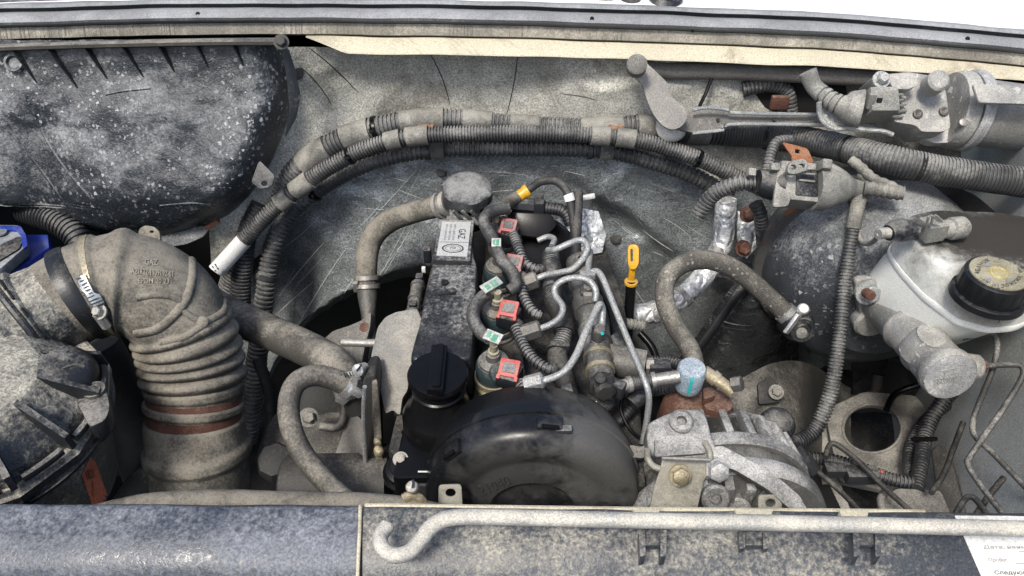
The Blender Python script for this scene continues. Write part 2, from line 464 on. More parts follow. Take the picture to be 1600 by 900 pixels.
m_rust = M('rusty steel', (.085, .036, .024), (.19, .13, .095), .36, .9, bump=1.0, blotch=60)
m_rustor = M('orange rusty clip', (.26, .10, .045), (.27, .19, .13), .40, .85, bump=.9, blotch=60)
m_cream = M('dusty cream paint', (.50, .458, .34), (.40, .36, .26), .45, .5, bump=.4, blotch=18, contrast=.25, up=.2, stain=((.24, .20, .14), .7))
m_strip = M('dusty weatherstrip', (.19, .178, .15), (.40, .37, .30), .55, .9, bump=.7, blotch=20, fine=400, streak=[((0, 0, 0), (260, 3, 3), .05, (.17, .155, .125))])
m_seal = M('weathered rubber seal', (.07, .075, .083), (.27, .275, .28), .46, .36, bump=.5, blotch=12, fine=400, up=.8)
m_white = M('white body paint', (.86, .87, .87), (.7, .69, .66), .08, .35, bump=.03, contrast=.05)
m_resv = M('milky white plastic', (.62, .625, .59), (.46, .455, .425), .30, .35, bump=.08, blotch=12, contrast=.16, sss=.2, up=.1)
m_capblk = M('black screw cap', (.007, .0075, .0085), (.10, .095, .08), .18, .38, bump=.2)
m_captop = M('cap top under yellow dust', (.16, .147, .10), (.33, .305, .215), .70, .8, bump=.4, contrast=.3)
m_yellow = M('yellow plastic', (.60, .32, .018), (.36, .25, .10), .32, .35, bump=.15, contrast=.2)
m_red = M('red plastic clip', (.40, .045, .04), (.36, .19, .16), .28, .45, bump=.2, contrast=.25)
m_pink = M('faded pink clip', (.33, .075, .08), (.33, .23, .205), .4, .5, bump=.2, contrast=.25)
m_green = M('dark green injector body', (.026, .042, .046), (.17, .168, .145), .38, .42, bump=.25)
m_grntag = M('green paint mark', (.025, .26, .15), (.26, .33, .28), .42, .5, bump=.1, contrast=.3)
m_teal = M('teal paint mark', (.02, .38, .37), (.2, .35, .34), .2, .5, bump=.1, contrast=.2)
m_paper = M('white paper', (.62, .62, .60), (.46, .45, .41), .30, .6, bump=.08, contrast=.2)
m_plateg = M('pale silver sticker', (.50, .51, .50), (.40, .395, .37), .4, .42, metal=.15, bump=.15, contrast=.2)
m_ink = M('black ink', (.03, .03, .035), (.1, .1, .1), .1, .6, bump=0, contrast=.1)
m_inkgrey = M('faded ink', (.20, .20, .20), (.30, .30, .29), .3, .6, bump=0, contrast=.1)
m_blue = M('blue plastic', (.010, .035, .28), (.12, .13, .22), .25, .32, bump=.15, contrast=.25)
m_grycap = M('grey battery top', (.12, .135, .155), (.30, .31, .32), .5, .42, bump=.25)
m_orange = M('orange sticker', (.50, .14, .075), (.40, .23, .16), .38, .6, bump=.3, contrast=.35)
m_panel = M('grey plastic radiator panel', (.032, .038, .050), (.17, .182, .205), .32, .28, bump=.4, blotch=6, fine=240, up=.3, contrast=.4)
m_panel2 = M('dusty radiator panel', (.040, .045, .053), (.33, .305, .245), .26, .34, bump=.35, blotch=6, fine=300, up=.3, contrast=.38)
m_rod = M('dirty prop rod', (.40, .395, .37), (.50, .47, .395), .52, .42, metal=.3, bump=.6, fine=400, contrast=.28)
m_cgrey = M('grey dusty connector', (.15, .15, .14), (.34, .33, .29), .55, .7, bump=.5, contrast=.35)
m_ffloor = M('dusty grey chassis steel', (.105, .10, .092), (.28, .265, .23), .46, .65, bump=.6, blotch=14, contrast=.42)
m_fender = M('pale blue grey inner fender', (.37, .39, .39), (.20, .185, .155), .52, .55, bump=.5, blotch=9, contrast=.38, up=.3)
m_carpet = M('black wrinkled carpet', (.018, .018, .019), (.11, .10, .088), .30, .6, bump=1.2, blotch=14, crease=20.)
m_blkgl = M('glossy black rubber boot', (.013, .015, .019), (.16, .155, .14), .30, .26, bump=.25, up=.5)
m_brass = M('dirty brass', (.36, .31, .20), (.31, .28, .21), .45, .4, metal=.65, bump=.35)
m_copper = M('copper windings', (.30, .06, .045), (.2, .1, .08), .3, .5, metal=.3, bump=.6)
m_blued = M('blue grey zinc nut', (.29, .36, .42), (.42, .47, .51), .55, .45, metal=.35, bump=.9, contrast=.42, fine=330)
m_braid = M('woven braided hose', (.065, .06, .052), (.22, .205, .17), .46, .8, bump=1.5, fine=480, contrast=.45, speck=(230., .3, (.42, .40, .34)))
m_shield = M('grey heat shield', (.17, .167, .155), (.29, .272, .232), .42, .55, metal=.3, bump=.5, contrast=.3)
m_clamp = M('bright clamp band', (.56, .56, .54), (.42, .4, .35), .25, .32, metal=.8, bump=.25)
m_film = M('taped dull silver', (.36, .36, .35), (.34, .325, .29), .5, .36, metal=.6, bump=.9, crease=40.)
m_rubberlite = M('raised lettering rubber', (.20, .185, .155), (.33, .30, .245), .7, .8, bump=.1, contrast=.15)
m_lid = M('tan dusted black plastic', (.020, .022, .025), (.36, .34, .28), .54, .36, blotch=16, fine=240, bump=.9, up=.3, contrast=.42)
m_canside = M('dusty filter canister', (.07, .067, .058), (.32, .30, .24), .62, .6, blotch=18, fine=280, bump=.5, up=.2, contrast=.4)
m_arm = M('pitted wiper crank', (.21, .20, .185), (.33, .31, .275), .5, .6, metal=.2, bump=.7, rust=.22, contrast=.35)
m_hose = M('grey black fuel hose', (.028, .028, .028), (.18, .175, .16), .34, .55, bump=.3, up=.4)
m_gap = M('grimy steel with gap shade painted in', (.032, .030, .027), (.17, .16, .14), .30, .65, bump=.5, blotch=14, contrast=.42)  # darker copy of the chassis steel, putting gap shade into its colour
m_brk = M('dark dusty brake pipe', (.045, .044, .042), (.24, .235, .215), .42, .5, bump=.5, fine=400, contrast=.45)
m_scr = M('bright foil scratch', (.55, .56, .55), (.5, .5, .49), .2, .35, metal=.2, bump=0, contrast=.2)
m_tag = M('grimy white tag', (.46, .47, .44), (.30, .295, .26), .42, .6, bump=.15, contrast=.35)
m_condgl = M('grey shiny conduit', (.04, .041, .043), (.22, .218, .21), .42, .36, bump=.25, up=.4)
# ================================================================== the setting
def ridged(p, sc): return 1 - abs(noise.noise(p * sc))
CB = [(-80, 36), (0, 31), (200, 25), (400, 22), (640, 24), (880, 29), (1080, 36), (1280, 44), (1450, 57), (1680, 78)]
def sweep(prof, u0=-80, u1=1680, n=80, wf=None, amp=0.):
    """closed profile [(dv, Y)] carried along the cowl line"""
    g = G(); m = len(prof)
    for i in range(n + 1):
        u = lerp(u0, u1, i / n); v0 = smooth1(CB, u); k = wf(u) if wf else 1
        top = min(p[0] for p in prof)
        for dv, Y in prof:
            p = P(u, v0 + top + (dv - top) * k, Y)
            if amp: p = p + Vector((0, 0, amp * noise.noise(p * 18)))
            g.v.append(p)
    for i in range(n):
        for k in range(m): g.f.append((i * m + k, i * m + (k + 1) % m, (i + 1) * m + (k + 1) % m, (i + 1) * m + k))
    g.f.append(tuple(range(m))); g.f.append(tuple(n * m + k for k in range(m)))
    return g
# bay floor and hidden walls that keep the bay dark underneath
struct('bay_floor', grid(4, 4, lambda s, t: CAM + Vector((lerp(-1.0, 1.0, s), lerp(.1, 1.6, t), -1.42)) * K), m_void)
ARCH_V = [(330, 420), (400, 400), (455, 350), (540, 278), (640, 242), (760, 230), (900, 232), (1020, 247), (1110, 282), (1190, 315), (1290, 345), (1500, 420)]
# bulkhead felt above the arch
def fire_fn(s, t):
    u = lerp(330, 1500, s); v = lerp(max(66, smooth1(CB, u) + (44 if u > 520 else 50)), smooth1(ARCH_V, u), t)
    Y = 1.14 + .015 * sin(u * .011) - .05 * max(0, (v - 120) / 200)
    if u < 560: Y -= .06 * ((560 - u) / 230) ** 1.5
    p = P(u, v, Y); return p + Vector((0, -.007 * ridged(p, 9) ** 6 - .005 * noise.noise(p * 14), 0))
felt = grid(130, 40, fire_fn); struct('bulkhead_felt', felt, m_felt)
FELT = felt.bvh()
# grey foil insulation lining the engine tunnel
A_OUT = [(330, 700), (350, 600), (368, 500), (400, 420), (455, 335), (540, 262), (640, 226), (760, 215), (900, 217), (1020, 232), (1110, 268), (1190, 300), (1290, 330), (1330, 420), (1330, 620)]
A_IN = [(400, 690), (420, 600), (462, 525), (520, 473), (580, 445), (650, 432), (735, 428), (820, 436), (900, 455), (960, 500), (1000, 560), (1040, 610), (1100, 650), (1180, 660), (1280, 660)]
def pick(tab, s):
    x = s * (len(tab) - 1); q = [Vector((a, b, 0)) for a, b in tab]; i = min(int(x), len(tab) - 2); t = x - i
    p0, p1, p2, p3 = q[max(i - 1, 0)], q[i], q[i + 1], q[min(i + 2, len(q) - 1)]
    return 0.5 * ((2*p1) + (p2 - p0)*t + (2*p0 - 5*p1 + 4*p2 - p3)*t*t + (3*p1 - p0 - 3*p2 + p3)*t**3)
def tun_fn(s, t):
    a = pick(A_OUT, s); b = pick(A_IN, s); q = a.lerp(b, t)
    Y = lerp(1.095, 1.05, t) + .012 * sin(pi * min(1, t * 1.1))
    if t > .93: Y += .05 * (t - .93) / .07
    ln_ = ((q.x - 930) * .573 - (q.y - 300) * .819)      # the lip of the recess runs down to the right
    if q.x > 880: Y += .035 * min(1, max(0, (-ln_ + 6) / 14)) * min(1, (q.x - 880) / 60)
    p = P(q.x, q.y, Y)
    return p + Vector((0, -.008 * ridged(p + Vector((3, 0, 0)), 7) ** 5 - .007 * noise.noise(p * 10) - .004 * ridged(Vector((p.x * 2.4 + p.z, p.y, p.z * .8)), 13) ** 7, .003 * noise.noise(p * 23)))
tun = grid(150, 46, tun_fn); struct('tunnel_insulation', tun, m_tun)
TUN = tun.bvh()
def scratches(bv, lines, name, parent, mat, w0=1.3):
    g = G()
    for (u, v, an, L, bend, w_) in lines:
        pts = []
        n = max(4, int(L / 7))
        for k in range(n + 1):
            t = k / n - .5; x = L * t; y = bend * L * (t * t)
            q = surf_path([(u + x * cos(an) - y * sin(an), v + x * sin(an) + y * cos(an)), (u + x * cos(an) - y * sin(an) + .5, v + x * sin(an) + y * cos(an))], bv, .0002, 1)
            if q: pts.append(q[0])
        if len(pts) > 3 and max((x - y_).length for x, y_ in zip(pts, pts[1:])) < .02:
            pa = Path(pts, 1); g.add(tube(pa, seg=5, step=6, cap=True, rfun=lambda f, tt, rr: rr * w_ * (.35 + .65 * max(0., sin(pi * f)) ** .5)))
    o = mk(name, g, mat, bpy.data.objects[parent]); o['kind'] = 'stuff'; return o
rq = random.Random(3); ln = []
for k in range(22): ln.append((rq.uniform(420, 640), rq.uniform(280, 560), radians(rq.gauss(-52, 9)), rq.uniform(25, 120), rq.uniform(-.12, .12), rq.uniform(.2, .5)))
for k in range(26): ln.append((rq.uniform(560, 1100), rq.uniform(225, 330), radians(rq.gauss(3, 10)), rq.uniform(15, 80), rq.uniform(-.1, .1), rq.uniform(.2, .45)))
for k in range(26): ln.append((rq.uniform(930, 1200), rq.uniform(290, 560), radians(rq.gauss(32, 14)), rq.uniform(15, 70), rq.uniform(-.15, .15), rq.uniform(.2, .55)))
for (u, v, an, L) in ((500, 450, -58, 150), (470, 420, -50, 110), (530, 480, -60, 130), (455, 470, -42, 90), (560, 425, -55, 100)): ln.append((u, v, radians(an), L, .05, .8))
scratches(TUN, ln, 'foil_scratches', 'tunnel_insulation', m_scr)
fl_ = [(690, 120, radians(68), 90, .2, .9), (803, 130, radians(100), 100, .1, .9), (520, 105, radians(42), 110, .12, 1.0), (495, 130, radians(50), 80, .2, .9), (905, 150, radians(10), 60, .1, .6)]
scratches(FELT, fl_, 'felt_creases', 'bulkhead_felt', m_dark)
# near-black sheet painted in place of the deep shade behind the opening
struct('tunnel_shade_sheet', grid(6, 6, lambda s, t: P(lerp(250, 1500, s), lerp(300, 760, t), 1.42 - .1 * abs(s - .5))), m_void)
# side walls of the bay
def wall_fn(s, t):
    Y = lerp(.30, 1.35, s); p = CAM + Vector((.62 + .257 * (Y - .5) + .008 * sin(s * 9), Y, lerp(-.47 * Y - .02, -1.42, t))) * K
    return p + Vector((.004 * noise.noise(p * 12), 0, 0))
struct('inner_fender', grid(40, 40, wall_fn), m_fender)
struct('fender_brace', wobble(plate(rnd([(1452, 700), (1472, 690), (1490, 730), (1508, 790), (1512, 830), (1468, 830), (1462, 760)], 8), plane((1478, 740, -.95), Vector((-.55, -.35, .75))), 14, 3), .002, 30), m_gap)
struct('inner_fender.001', grid(10, 10, lambda s, t: CAM + Vector((-.86, lerp(.30, 1.3, s), lerp(-.5, -1.42, t))) * K), m_void)  # unseen left wall in near-black, added to stop light leaking in
# pale cowl beyond the seal
def cowl_fn(s, t):
    u = lerp(-300, 1900, s); v0 = smooth1(CB, u)
    return P(u, lerp(v0 - 14, v0 - 190, t), lerp(1.16, 1.62, t))
struct('cowl_panel', grid(40, 8, cowl_fn), m_white)

# ------------------------------------------------------------------ cowl edge
solo('bulb_seal', 'long black rubber bulb seal running along the cowl edge at the top', 'seal',
     sweep([(-25, 1.185), (-24, 1.160), (-22, 1.150), (-17, 1.146), (-15.5, 1.150), (-14.5, 1.160), (-11.5, 1.160), (-10.5, 1.150), (-8, 1.138), (-4, 1.129), (0, 1.123), (5, 1.119), (9, 1.119), (12, 1.124), (13.5, 1.134), (13.5, 1.16), (6, 1.2), (-20, 1.2)], n=120, amp=.0012), m_seal, ang=25)
solo('weatherstrip', 'flat dusty beige sealing strip directly below the rubber bulb seal', 'seal strip',
     sweep([(12.6, 1.142), (13.5, 1.128), (23, 1.124), (31, 1.122), (33, 1.128), (33, 1.16), (14, 1.16)], n=120, amp=.001), m_strip, ang=25)
def fl_w(u): return max(.12, min(1., (u - 470) / 70.)) if u < 600 else (1 if u < 1200 else lerp(1, .82, min(1, (u - 1200) / 400)))
solo('cowl_flange', 'cream painted metal cowl flange with dusty lower edge above the wiper linkage', 'body flange',
     sweep([(34, 1.128), (35, 1.118), (46, 1.104), (58, 1.094), (60.5, 1.093), (61, 1.097), (48, 1.115), (36, 1.16)], u0=478, n=110, wf=fl_w, amp=.0015), m_cream, ang=25)
gr = thing('cowl_grille', 'black slatted plastic grille strip at the top left corner', 'grille', (100, 0, 1.2))
for k in range(3):
    mk('slat', grid(20, 1, lambda s, t: P(lerp(-80, 335, s), smooth1(CB, lerp(-80, 335, s)) - 27 - 7 * k - 4 * t - 2 * max(0, 1.2 - (1 - s) * 20), 1.165 + .03 * k + .008 * t)), m_black, gr)
wp = thing('wiper_spindle', 'dark wiper spindle nut on the white cowl', 'wiper spindle', (1010, 4, 1.22))
mk('nut', lathe((1040, -2, 1.21), Vector((0, -.4, 1)), [(-6, 26), (6, 26), (12, 18), (22, 16)], 24), m_black, wp)
mk('washer', lathe((985, -3, 1.21), Vector((0, -.4, 1)), [(-4, 16), (4, 16), (6, 8)], 20), m_rubdark, wp)
solo('cowl_bolt', 'small grey bolt on the white cowl beside the wiper spindle', 'bolt', hexbolt((945, -3, 1.21), Vector((0, -.4, 1)), 9, 8), m_steel)
# drain holes in the seal
sb = bpy.data.objects['bulb_seal']
for u, dv in ((309, -1), (925, -1), (1082, 11), (1512, -2)):
    mk('drain_hole', lathe(P(u, smooth1(CB, u) + dv, 1.124), FRONT, [(-2, 3.2), (1.6, 3.0), (1.0, 1)], 10), m_void, sb)

# ------------------------------------------------------------------ front panel with the prop rod
def edge_v(u): return curve1([(-80, 789), (0, 788), (560, 790), (1000, 796), (1600, 801), (1700, 802)], u)
def panel_sheet(u0, u1, extra):
    def fn(s, t):
        u = lerp(u0, u1, s); e = edge_v(u)
        # t: 0 hangs down behind, then lip, flat, towards the viewer
        tab = [(0, (e + 30, .47)), (.04, (e + 2, .437)), (.08, (e, .430)), (.13, (e + 1, .424)), (.25, (e + 16, .413)), (.5, (e + 56, .389)), (.75, (e + 104, .366)), (1, (960, .3425))]
        v = smooth1([(a, q[0]) for a, q in tab], t); Y = smooth1([(a, q[1]) for a, q in tab], t)
        p = P(u, v, Y); return p + Vector((0, 0, extra + .0012 * noise.noise(p * 25)))
    return grid(60, 40, fn)
fp = thing('radiator_shroud', 'grey plastic panel across the front of the engine bay', 'shroud', (400, 850, .39))
pl_ = panel_sheet(-90, 561, 0); mk('cover', pl_, m_panel, fp, label='smooth blue grey scratched left half')
pr_ = panel_sheet(566, 1700, -.001); mk('cover', pr_, m_panel2, fp, label='dusty right half below the prop rod')
PR = pr_.bvh()
mk('seam', tube([Vector(p) for p in surf_path([(563, 791), (562, 830), (560, 870), (558, 925)], panel_sheet(540, 590, .0008), .0)], r=3, seg=8), m_cream, fp)
ZP = -.615
for i, (u, w_) in enumerate(((1020, 40), (1355, 42), (1178, 46))):
    zt = -.604 if i < 2 else -.612
    for s in (-1, 1):
        mk('clip_wall', plate(rnd([(u + s * w_ * .42 - 5, 828), (u + s * w_ * .42 + 5, 828), (u + s * w_ * .40 + 5, 868 if i < 2 else 856), (u + s * w_ * .40 - 4, 870 if i < 2 else 858)], 2), plane((u, 850, zt), UP), 26 if i < 2 else 12, 2), m_panel2, fp)
    mk('clip_back', plate(rnd([(u - w_ * .34, 830), (u + w_ * .34, 830), (u + w_ * .34, 852), (u - w_ * .34, 852)], 2), plane((u, 842, zt - .006), UP), 12, 1.5), m_panel2, fp)
for u, w_ in ((1010, 44), (1178, 60), (1335, 46)):
    mk('tab', plate(rnd([(u - w_ / 2, edge_v(u) - 3), (u + w_ / 2, edge_v(u) - 2), (u + w_ / 2 - 3, edge_v(u) + 10), (u - w_ / 2 + 3, edge_v(u) + 9)], 2), plane((u, edge_v(u), -.612), UP), 18, 1.5), m_cream, fp)
mk('back_lip', tube([P(u, edge_v(u) + 1, .428) for u in range(570, 1490, 46)], r=5, seg=8), m_cream, fp)
rod = thing('prop_rod', 'pale dirty hood prop rod with a hooked end lying along the front panel', 'rod', (1100, 815, .4))
rp = Path([(605, 822, -.598), (594, 838, -.598), (598, 857, -.598), (617, 868, -.598), (640, 862, -.598), (657, 844, -.598), (676, 822, -.598), (705, 809, -.598), (780, 808, -.598), (1000, 813, -.598), (1300, 819, -.598), (1660, 828, -.598)], 12.5)
mk('shaft', tube(rp, seg=18, step=5, noise_amp=.02), m_rod, rod)
mk('end_cap', lathe((605, 822, -.598), Vector((.35, .85, .1)), [(-2, 12.4), (3, 11), (5.5, 6)], 18), m_rod, rod)
# paper service sticker
stk = thing('service_sticker', 'white paper service sticker on the right end of the front panel', 'sticker', (1560, 850, .39))
mk('paper', conform(sheet2d([(1488, 800.5), (1690, 802.5), (1730, 940), (1547, 935)], 16, 20), PR, .0012, .0007), m_paper, stk)
for txt, q in (('Дата, наименование', [(1534, 853), (1660, 853), (1662, 859), (1536, 859)]), ('Пробег', [(1542, 872), (1571, 872), (1573, 879), (1544, 879)]), ('Следующая замена', [(1551, 891), (1660, 891), (1662, 899), (1553, 899)])):
    mk('lettering', conform(text2d(txt, q, bold=.01), PR, .0014), m_inkgrey if txt[0] != 'С' else m_ink, stk)
for k, (v, u0) in enumerate(((862, 1590), (880, 1585))):
    mk('rule_line', conform(sheet2d([(u0, v), (1680, v + 1), (1680, v + 2), (u0, v + 1)], 12, 1), PR, .00145), m_inkgrey, stk)
# ================================================================== left side
# ------------------------------------------------------------------ black heater housing
HR = [(62, 440), (100, 452), (150, 456), (200, 445), (250, 425), (290, 402), (330, 364), (355, 325), (375, 284), (386, 252)]
HL = [(62, -120), (318, -120), (326, 0), (345, 60), (362, 150), (376, 212), (386, 240)]
HY = [(62, 1.055), (130, 1.035), (200, 1.005), (300, .965), (345, .965), (370, .985), (386, 1.02)]
def house_Y(u, v):
    l, r = curve1(HL, v), smooth1(HR, v); s = (u - l) / max(1, r - l)
    Y = smooth1(HY, v)
    d = r - u
    if d < 70: Y += .055 * ((70 - d) / 70) ** 2.2
    if v > 320:
        Y += .02 * max(0, (60 - (u - l)) / 60) ** 2 if u - l < 60 else 0
    Y += .012 * math.exp(-((u - 60) / 40) ** 2) * (1 if v > 140 else 0) * min(1, (v - 140) / 60)   # vertical hollow
    Y -= .003 * math.exp(-((v - 165) / 30) ** 2) * min(1, max(0, (400 - u) / 100))
    return Y
def house_fn(s, t):
    if t > .97: v = 386; back = (t - .97) / .03
    else: v = lerp(62, 386, t / .97); back = 0
    l, r = curve1(HL, v), smooth1(HR, v)
    e = max(0, (s - .96) / .04); u = lerp(l, r, min(1, s / .96))
    Y = house_Y(u, v) + .10 * max(e, back)
    p = P(u, v, Y); return p + Vector((0, -.0022 * noise.noise(p * 30) - .0012 * noise.noise(p * 80), .0012 * noise.noise(p * 50)))
hh = thing('heater_housing', 'large black plastic housing covered with white lime spots at the upper left', 'housing', (200, 380, 1.0))
hb = grid(110, 90, house_fn); mk('shell', hb, m_house, hh, ang=60); HB = hb.bvh()
for (u0, v0, u1, v1) in ((24, 80, 63, 141), (79, 79, 123, 144), (137, 77, 171, 132), (194, 74, 225, 126), (250, 72, 278, 125), (308, 70, 329, 115), (365, 69, 383, 111)):
    a, b = P(u0, v0 - 6, house_Y(u0, v0)), P(u1, v1, house_Y(u1, v1)); m = mpp(a)
    c = a + Vector((0, -.9, .2)) * (15 * m); ws = Vector((2.0 * m, 0, 0)); inn = Vector((0, 4 * m, 0))
    g = G(); g.v = [a - ws + inn, b - ws * .6 + inn, c - ws * .6, a + ws + inn, b + ws * .6 + inn, c + ws * .6]; g.f = [(0, 1, 2), (3, 5, 4), (0, 2, 5, 3), (1, 4, 5, 2), (0, 3, 4, 1)]
    mk('rib', g, m_black, hh)
mk('rim', sweep([(37, 1.075), (38, 1.045), (43, 1.036), (48, 1.036), (50, 1.05), (50, 1.08)], u0=-90, u1=432, n=40), m_rubber2, hh)
mk('side_flange', plate([(437, 66), (452, 78), (462, 110), (470, 150), (463, 185), (446, 215), (452, 170), (448, 120)], plane((455, 140, 1.045), Vector((.45, -1, .3))), 4, 1), m_black, hh)
mk('boss', lathe((22, 98, house_Y(22, 98) - .004), Vector((.1, -.8, .6)), [(-4, 15), (4, 14), (5, 10), (0, 8), (-1, 2)], 20), m_house, hh)
mk('rim_bolt', hexbolt((440, 66, 1.035), Vector((.1, -.8, .6)), 8, 8), m_gap, hh)
# creases moulded on the belly
for q in ([(15, 205), (60, 260), (110, 330)], [(40, 150), (85, 240), (150, 320)], [(250, 322), (300, 318), (335, 322)], [(165, 148), (195, 142), (235, 138)]):
    mk('moulded_crease', tube(surf_path(q, HB, -.0008), r=2.6, seg=6, step=8), m_house, hh)
# hose bracket on the right edge and the tab at the bottom
mk('bracket', plate(rnd([(405, 250), (430, 275), (424, 292), (408, 296), (392, 285)], 5), plane((412, 278, .99), Vector((0, -.8, .6))), 5, 1, holes=[ell(413, 287, 5, 4, 10)]), m_black, hh)
mk('lower_lip', plate(rnd([(216, 362), (262, 358), (330, 352), (318, 370), (290, 382), (262, 386), (236, 378)], 6), plane((270, 372, .985), Vector((0, -.7, .7))), 4, 1), m_house, hh)
# small rusty clip below the housing
solo('rusty_clip', 'small rusty clip under the right corner of the black housing', 'clip', box((332, 350, .99), (26, 8, 8), axes_to((320, 356, .99), (345, 340, .99)), 2), m_rust)

# ------------------------------------------------------------------ battery corner
bt = thing('battery', 'blue battery corner with a grey top at the left edge', 'battery', (10, 440, .86))
mk('case', plate([(-70, 440), (-70, 372), (30, 366), (75, 366), (77, 386), (12, 432), (-30, 470)], plane((30, 390, -.68), UP), 90, 3), m_blue, bt)
mk('lid', plate(rnd([(-70, 350), (30, 351), (38, 362), (42, 383), (0, 420), (-70, 440)], 6), plane((10, 370, -.655), UP), 18, 3), m_grycap, bt)
mk('handle_recess', plate(rnd([(-20, 392), (30, 368), (36, 374), (30, 388), (-10, 412), (-20, 412)], 5), plane((10, 385, -.652), UP), 3, .5), m_black, bt)
mk('edge_band', plate(rnd([(0, 352), (32, 353), (40, 366), (43, 384), (36, 388), (32, 368), (26, 360), (0, 358)], 2), plane((20, 370, -.6515), UP), 3, .5), m_blue, bt)
mk('cell_plug', lathe((2, 364, -.652), UP, [(0, 9), (2, 8.5)], 16), m_grycap, bt)

# ------------------------------------------------------------------ intake elbow
eb = thing('intake_elbow', 'big dusty rubber intake elbow with bellows and moulded part number', 'hose', (310, 760, .70))
epts = [(92, 478, .712), (118, 463, .722), (150, 449, .735), (190, 442, .745), (230, 452, .748), (266, 480, .742), (288, 520, .730), (299, 562, .716), (304, 610, .695), (304, 660, .672), (310, 710, .652), (318, 790, .623)]
rk = [(0, 72), (.9, 73), (1.0, 75), (1.9, 75), (2.05, 81), (2.4, 81), (2.5, 76), (2.78, 78), (2.84, 81), (2.92, 85), (3.02, 86.5), (3.12, 85), (3.22, 81), (3.3, 79), (4.0, 78), (4.6, 78), (5.0, 77), (5.55, 75)]
bel = []
for k in range(5):
    c = 5.80 + k * .44; w_ = 80; bel += [(c - .15, w_ - 4), (c - .05, w_), (c + .05, w_), (c + .15, w_ - 4), (c + .22, 69)]
rk += bel + [(7.85, 74), (8.05, 73), (8.1, 69), (8.32, 69), (8.37, 75), (8.56, 75), (8.62, 69), (8.86, 69), (8.92, 74), (9.65, 75), (9.78, 81), (9.95, 81), (10.06, 75), (11, 72)]
ep = Path(epts, 80)
eg = tube(ep, seg=44, step=2.5, rfun=lambda f, tt, rr: curve1(rk, tt) * mpp(ep.at(f * ep.len)[0]), cap=False)
mk('body', eg, m_rubber, eb, ang=60); EB = eg.bvh()
def at_t(path, t):
    d = 0
    for (p, tt), L in zip(path.c, path.L):
        if tt >= t: return L / path.len
    return 1.
for t0, t1 in ((8.1, 8.34), (8.60, 8.88)):
    mk('rusty_band', tube(ep, at_t(ep, t0), at_t(ep, t1), seg=40, step=3, cap=False, rfun=lambda f, tt, rr: 70.3 * mpp(P(300, 625, .69))), m_rust, eb)
mk('black_ring', tube(ep, at_t(ep, .98), at_t(ep, 1.55), seg=40, step=3, rfun=lambda f, tt, rr: (77.5 + 1.5 * sin(f * pi)) * mpp(P(118, 463, .722))), m_capblk, eb)
cl = mk('clamp_band', tube(ep, at_t(ep, 2.12), at_t(ep, 2.34), seg=44, step=3, cap=False, rfun=lambda f, tt, rr: 82.2 * mpp(P(150, 449, .735))), m_brass, eb)
mk('clamp_track', conform(sheet2d([(120, 436), (134, 430), (162, 482), (148, 490)], 3, 12), EB, .0035, .003), m_clamp, cl)
for k in range(11):
    t = k / 10.
    c0 = (lerp(127, 154, t), lerp(437, 483, t))
    mk('slot', conform(sheet2d([(c0[0] - 4, c0[1] - 1), (c0[0] + 5, c0[1] - 5), (c0[0] + 6, c0[1] - 3.4), (c0[0] - 3, c0[1] + .8)], 2, 1), EB, .0038, .0), m_ink, cl)
mk('clamp_screw', hexbolt(surf_path([(158, 486), (159, 487)], EB, .002)[0], Vector((-.2, -.6, .75)), 8, 10), m_steel, cl)
mk('clamp_barrel', tube(surf_path([(152, 488), (160, 498), (166, 506)], EB, .002), r=8, seg=12), m_clamp, cl)
# moulded ribs, boss and tab
for q, r in (([(285, 372), (300, 402), (300, 440), (286, 476), (250, 512), (212, 522)], 7), ([(213, 466), (240, 461), (268, 463), (282, 470)], 5.5), ([(281, 482), (295, 492), (313, 502)], 5),
             ([(318, 508), (288, 525), (250, 535)], 6), ([(352, 470), (348, 488), (322, 503)], 6)):
    mk('moulded_rib', tube(surf_path(q, EB, -r * .00030), r=r * 1.2, seg=14, step=3), m_rubber, eb)
bp_ = surf_path([(316, 503), (317, 504)], EB, 0)[0]
mk('round_boss', lathe(bp_, (CAM - bp_).normalized(), [(-6, 9), (5, 9), (6.5, 7)], 20), m_rubber, eb)
mk('tab', plate(rnd([(215, 372), (217, 358), (226, 352), (240, 354), (249, 362), (251, 376)], 4), plane((233, 364, .795), Vector((0, -.75, .6))), 5, 1, holes=[ell(237, 362, 3.5, 2.2, 8)]), m_rubber, eb)
for txt, q in (('GAZ', [(226, 405), (246, 406), (246, 415), (226, 414)]), ('A21R22-1109192-01', [(205, 419), (270, 424), (270, 433), (205, 428)]), ('EPDM 20 23', [(216, 434), (264, 436), (264, 444), (216, 442)])):
    mk('moulded_lettering', conform(text2d(txt, q, bold=.008), EB, .0009, .0012), m_rubberlite, eb, ang=20)

# ------------------------------------------------------------------ air filter housing
af = thing('air_filter_housing', 'dusty black round air filter housing at the lower left corner', 'air filter', (-10, 780, .56))
AO = P(-25, 655, .565); axv = Vector((.05, -.06, 1)).normalized(); apx = mpp(AO)
lid_g = lathe(AO, axv, [(-6, 178), (0, 190), (14, 190), (17, 184), (17, 168), (22, 166), (36, 158), (80, 118), (88, 108), (104, 60), (108, 2)], 13, px=apx)
mk('lid', lid_g, m_lid, af, ang=14); LID = lid_g.bvh()
can_g = lathe(AO, axv, [(-7, 178), (-14, 180), (-20, 172), (-90, 158), (-190, 140)], 72, px=apx)
mk('canister', can_g, m_canside, af); CAN = can_g.bvh()
mk('groove_ring', lathe(AO, axv, [(-9, 176), (-10, 186), (-16, 186), (-18, 176)], 72, px=apx), m_black, af)
x_, y_, z_ = basis(axv)
def onlid(ang, h, r): return AO + (RIGHT * cos(ang) + Vector((0, 1, 0)) * sin(ang)) * (r * apx) + axv * (h * apx)
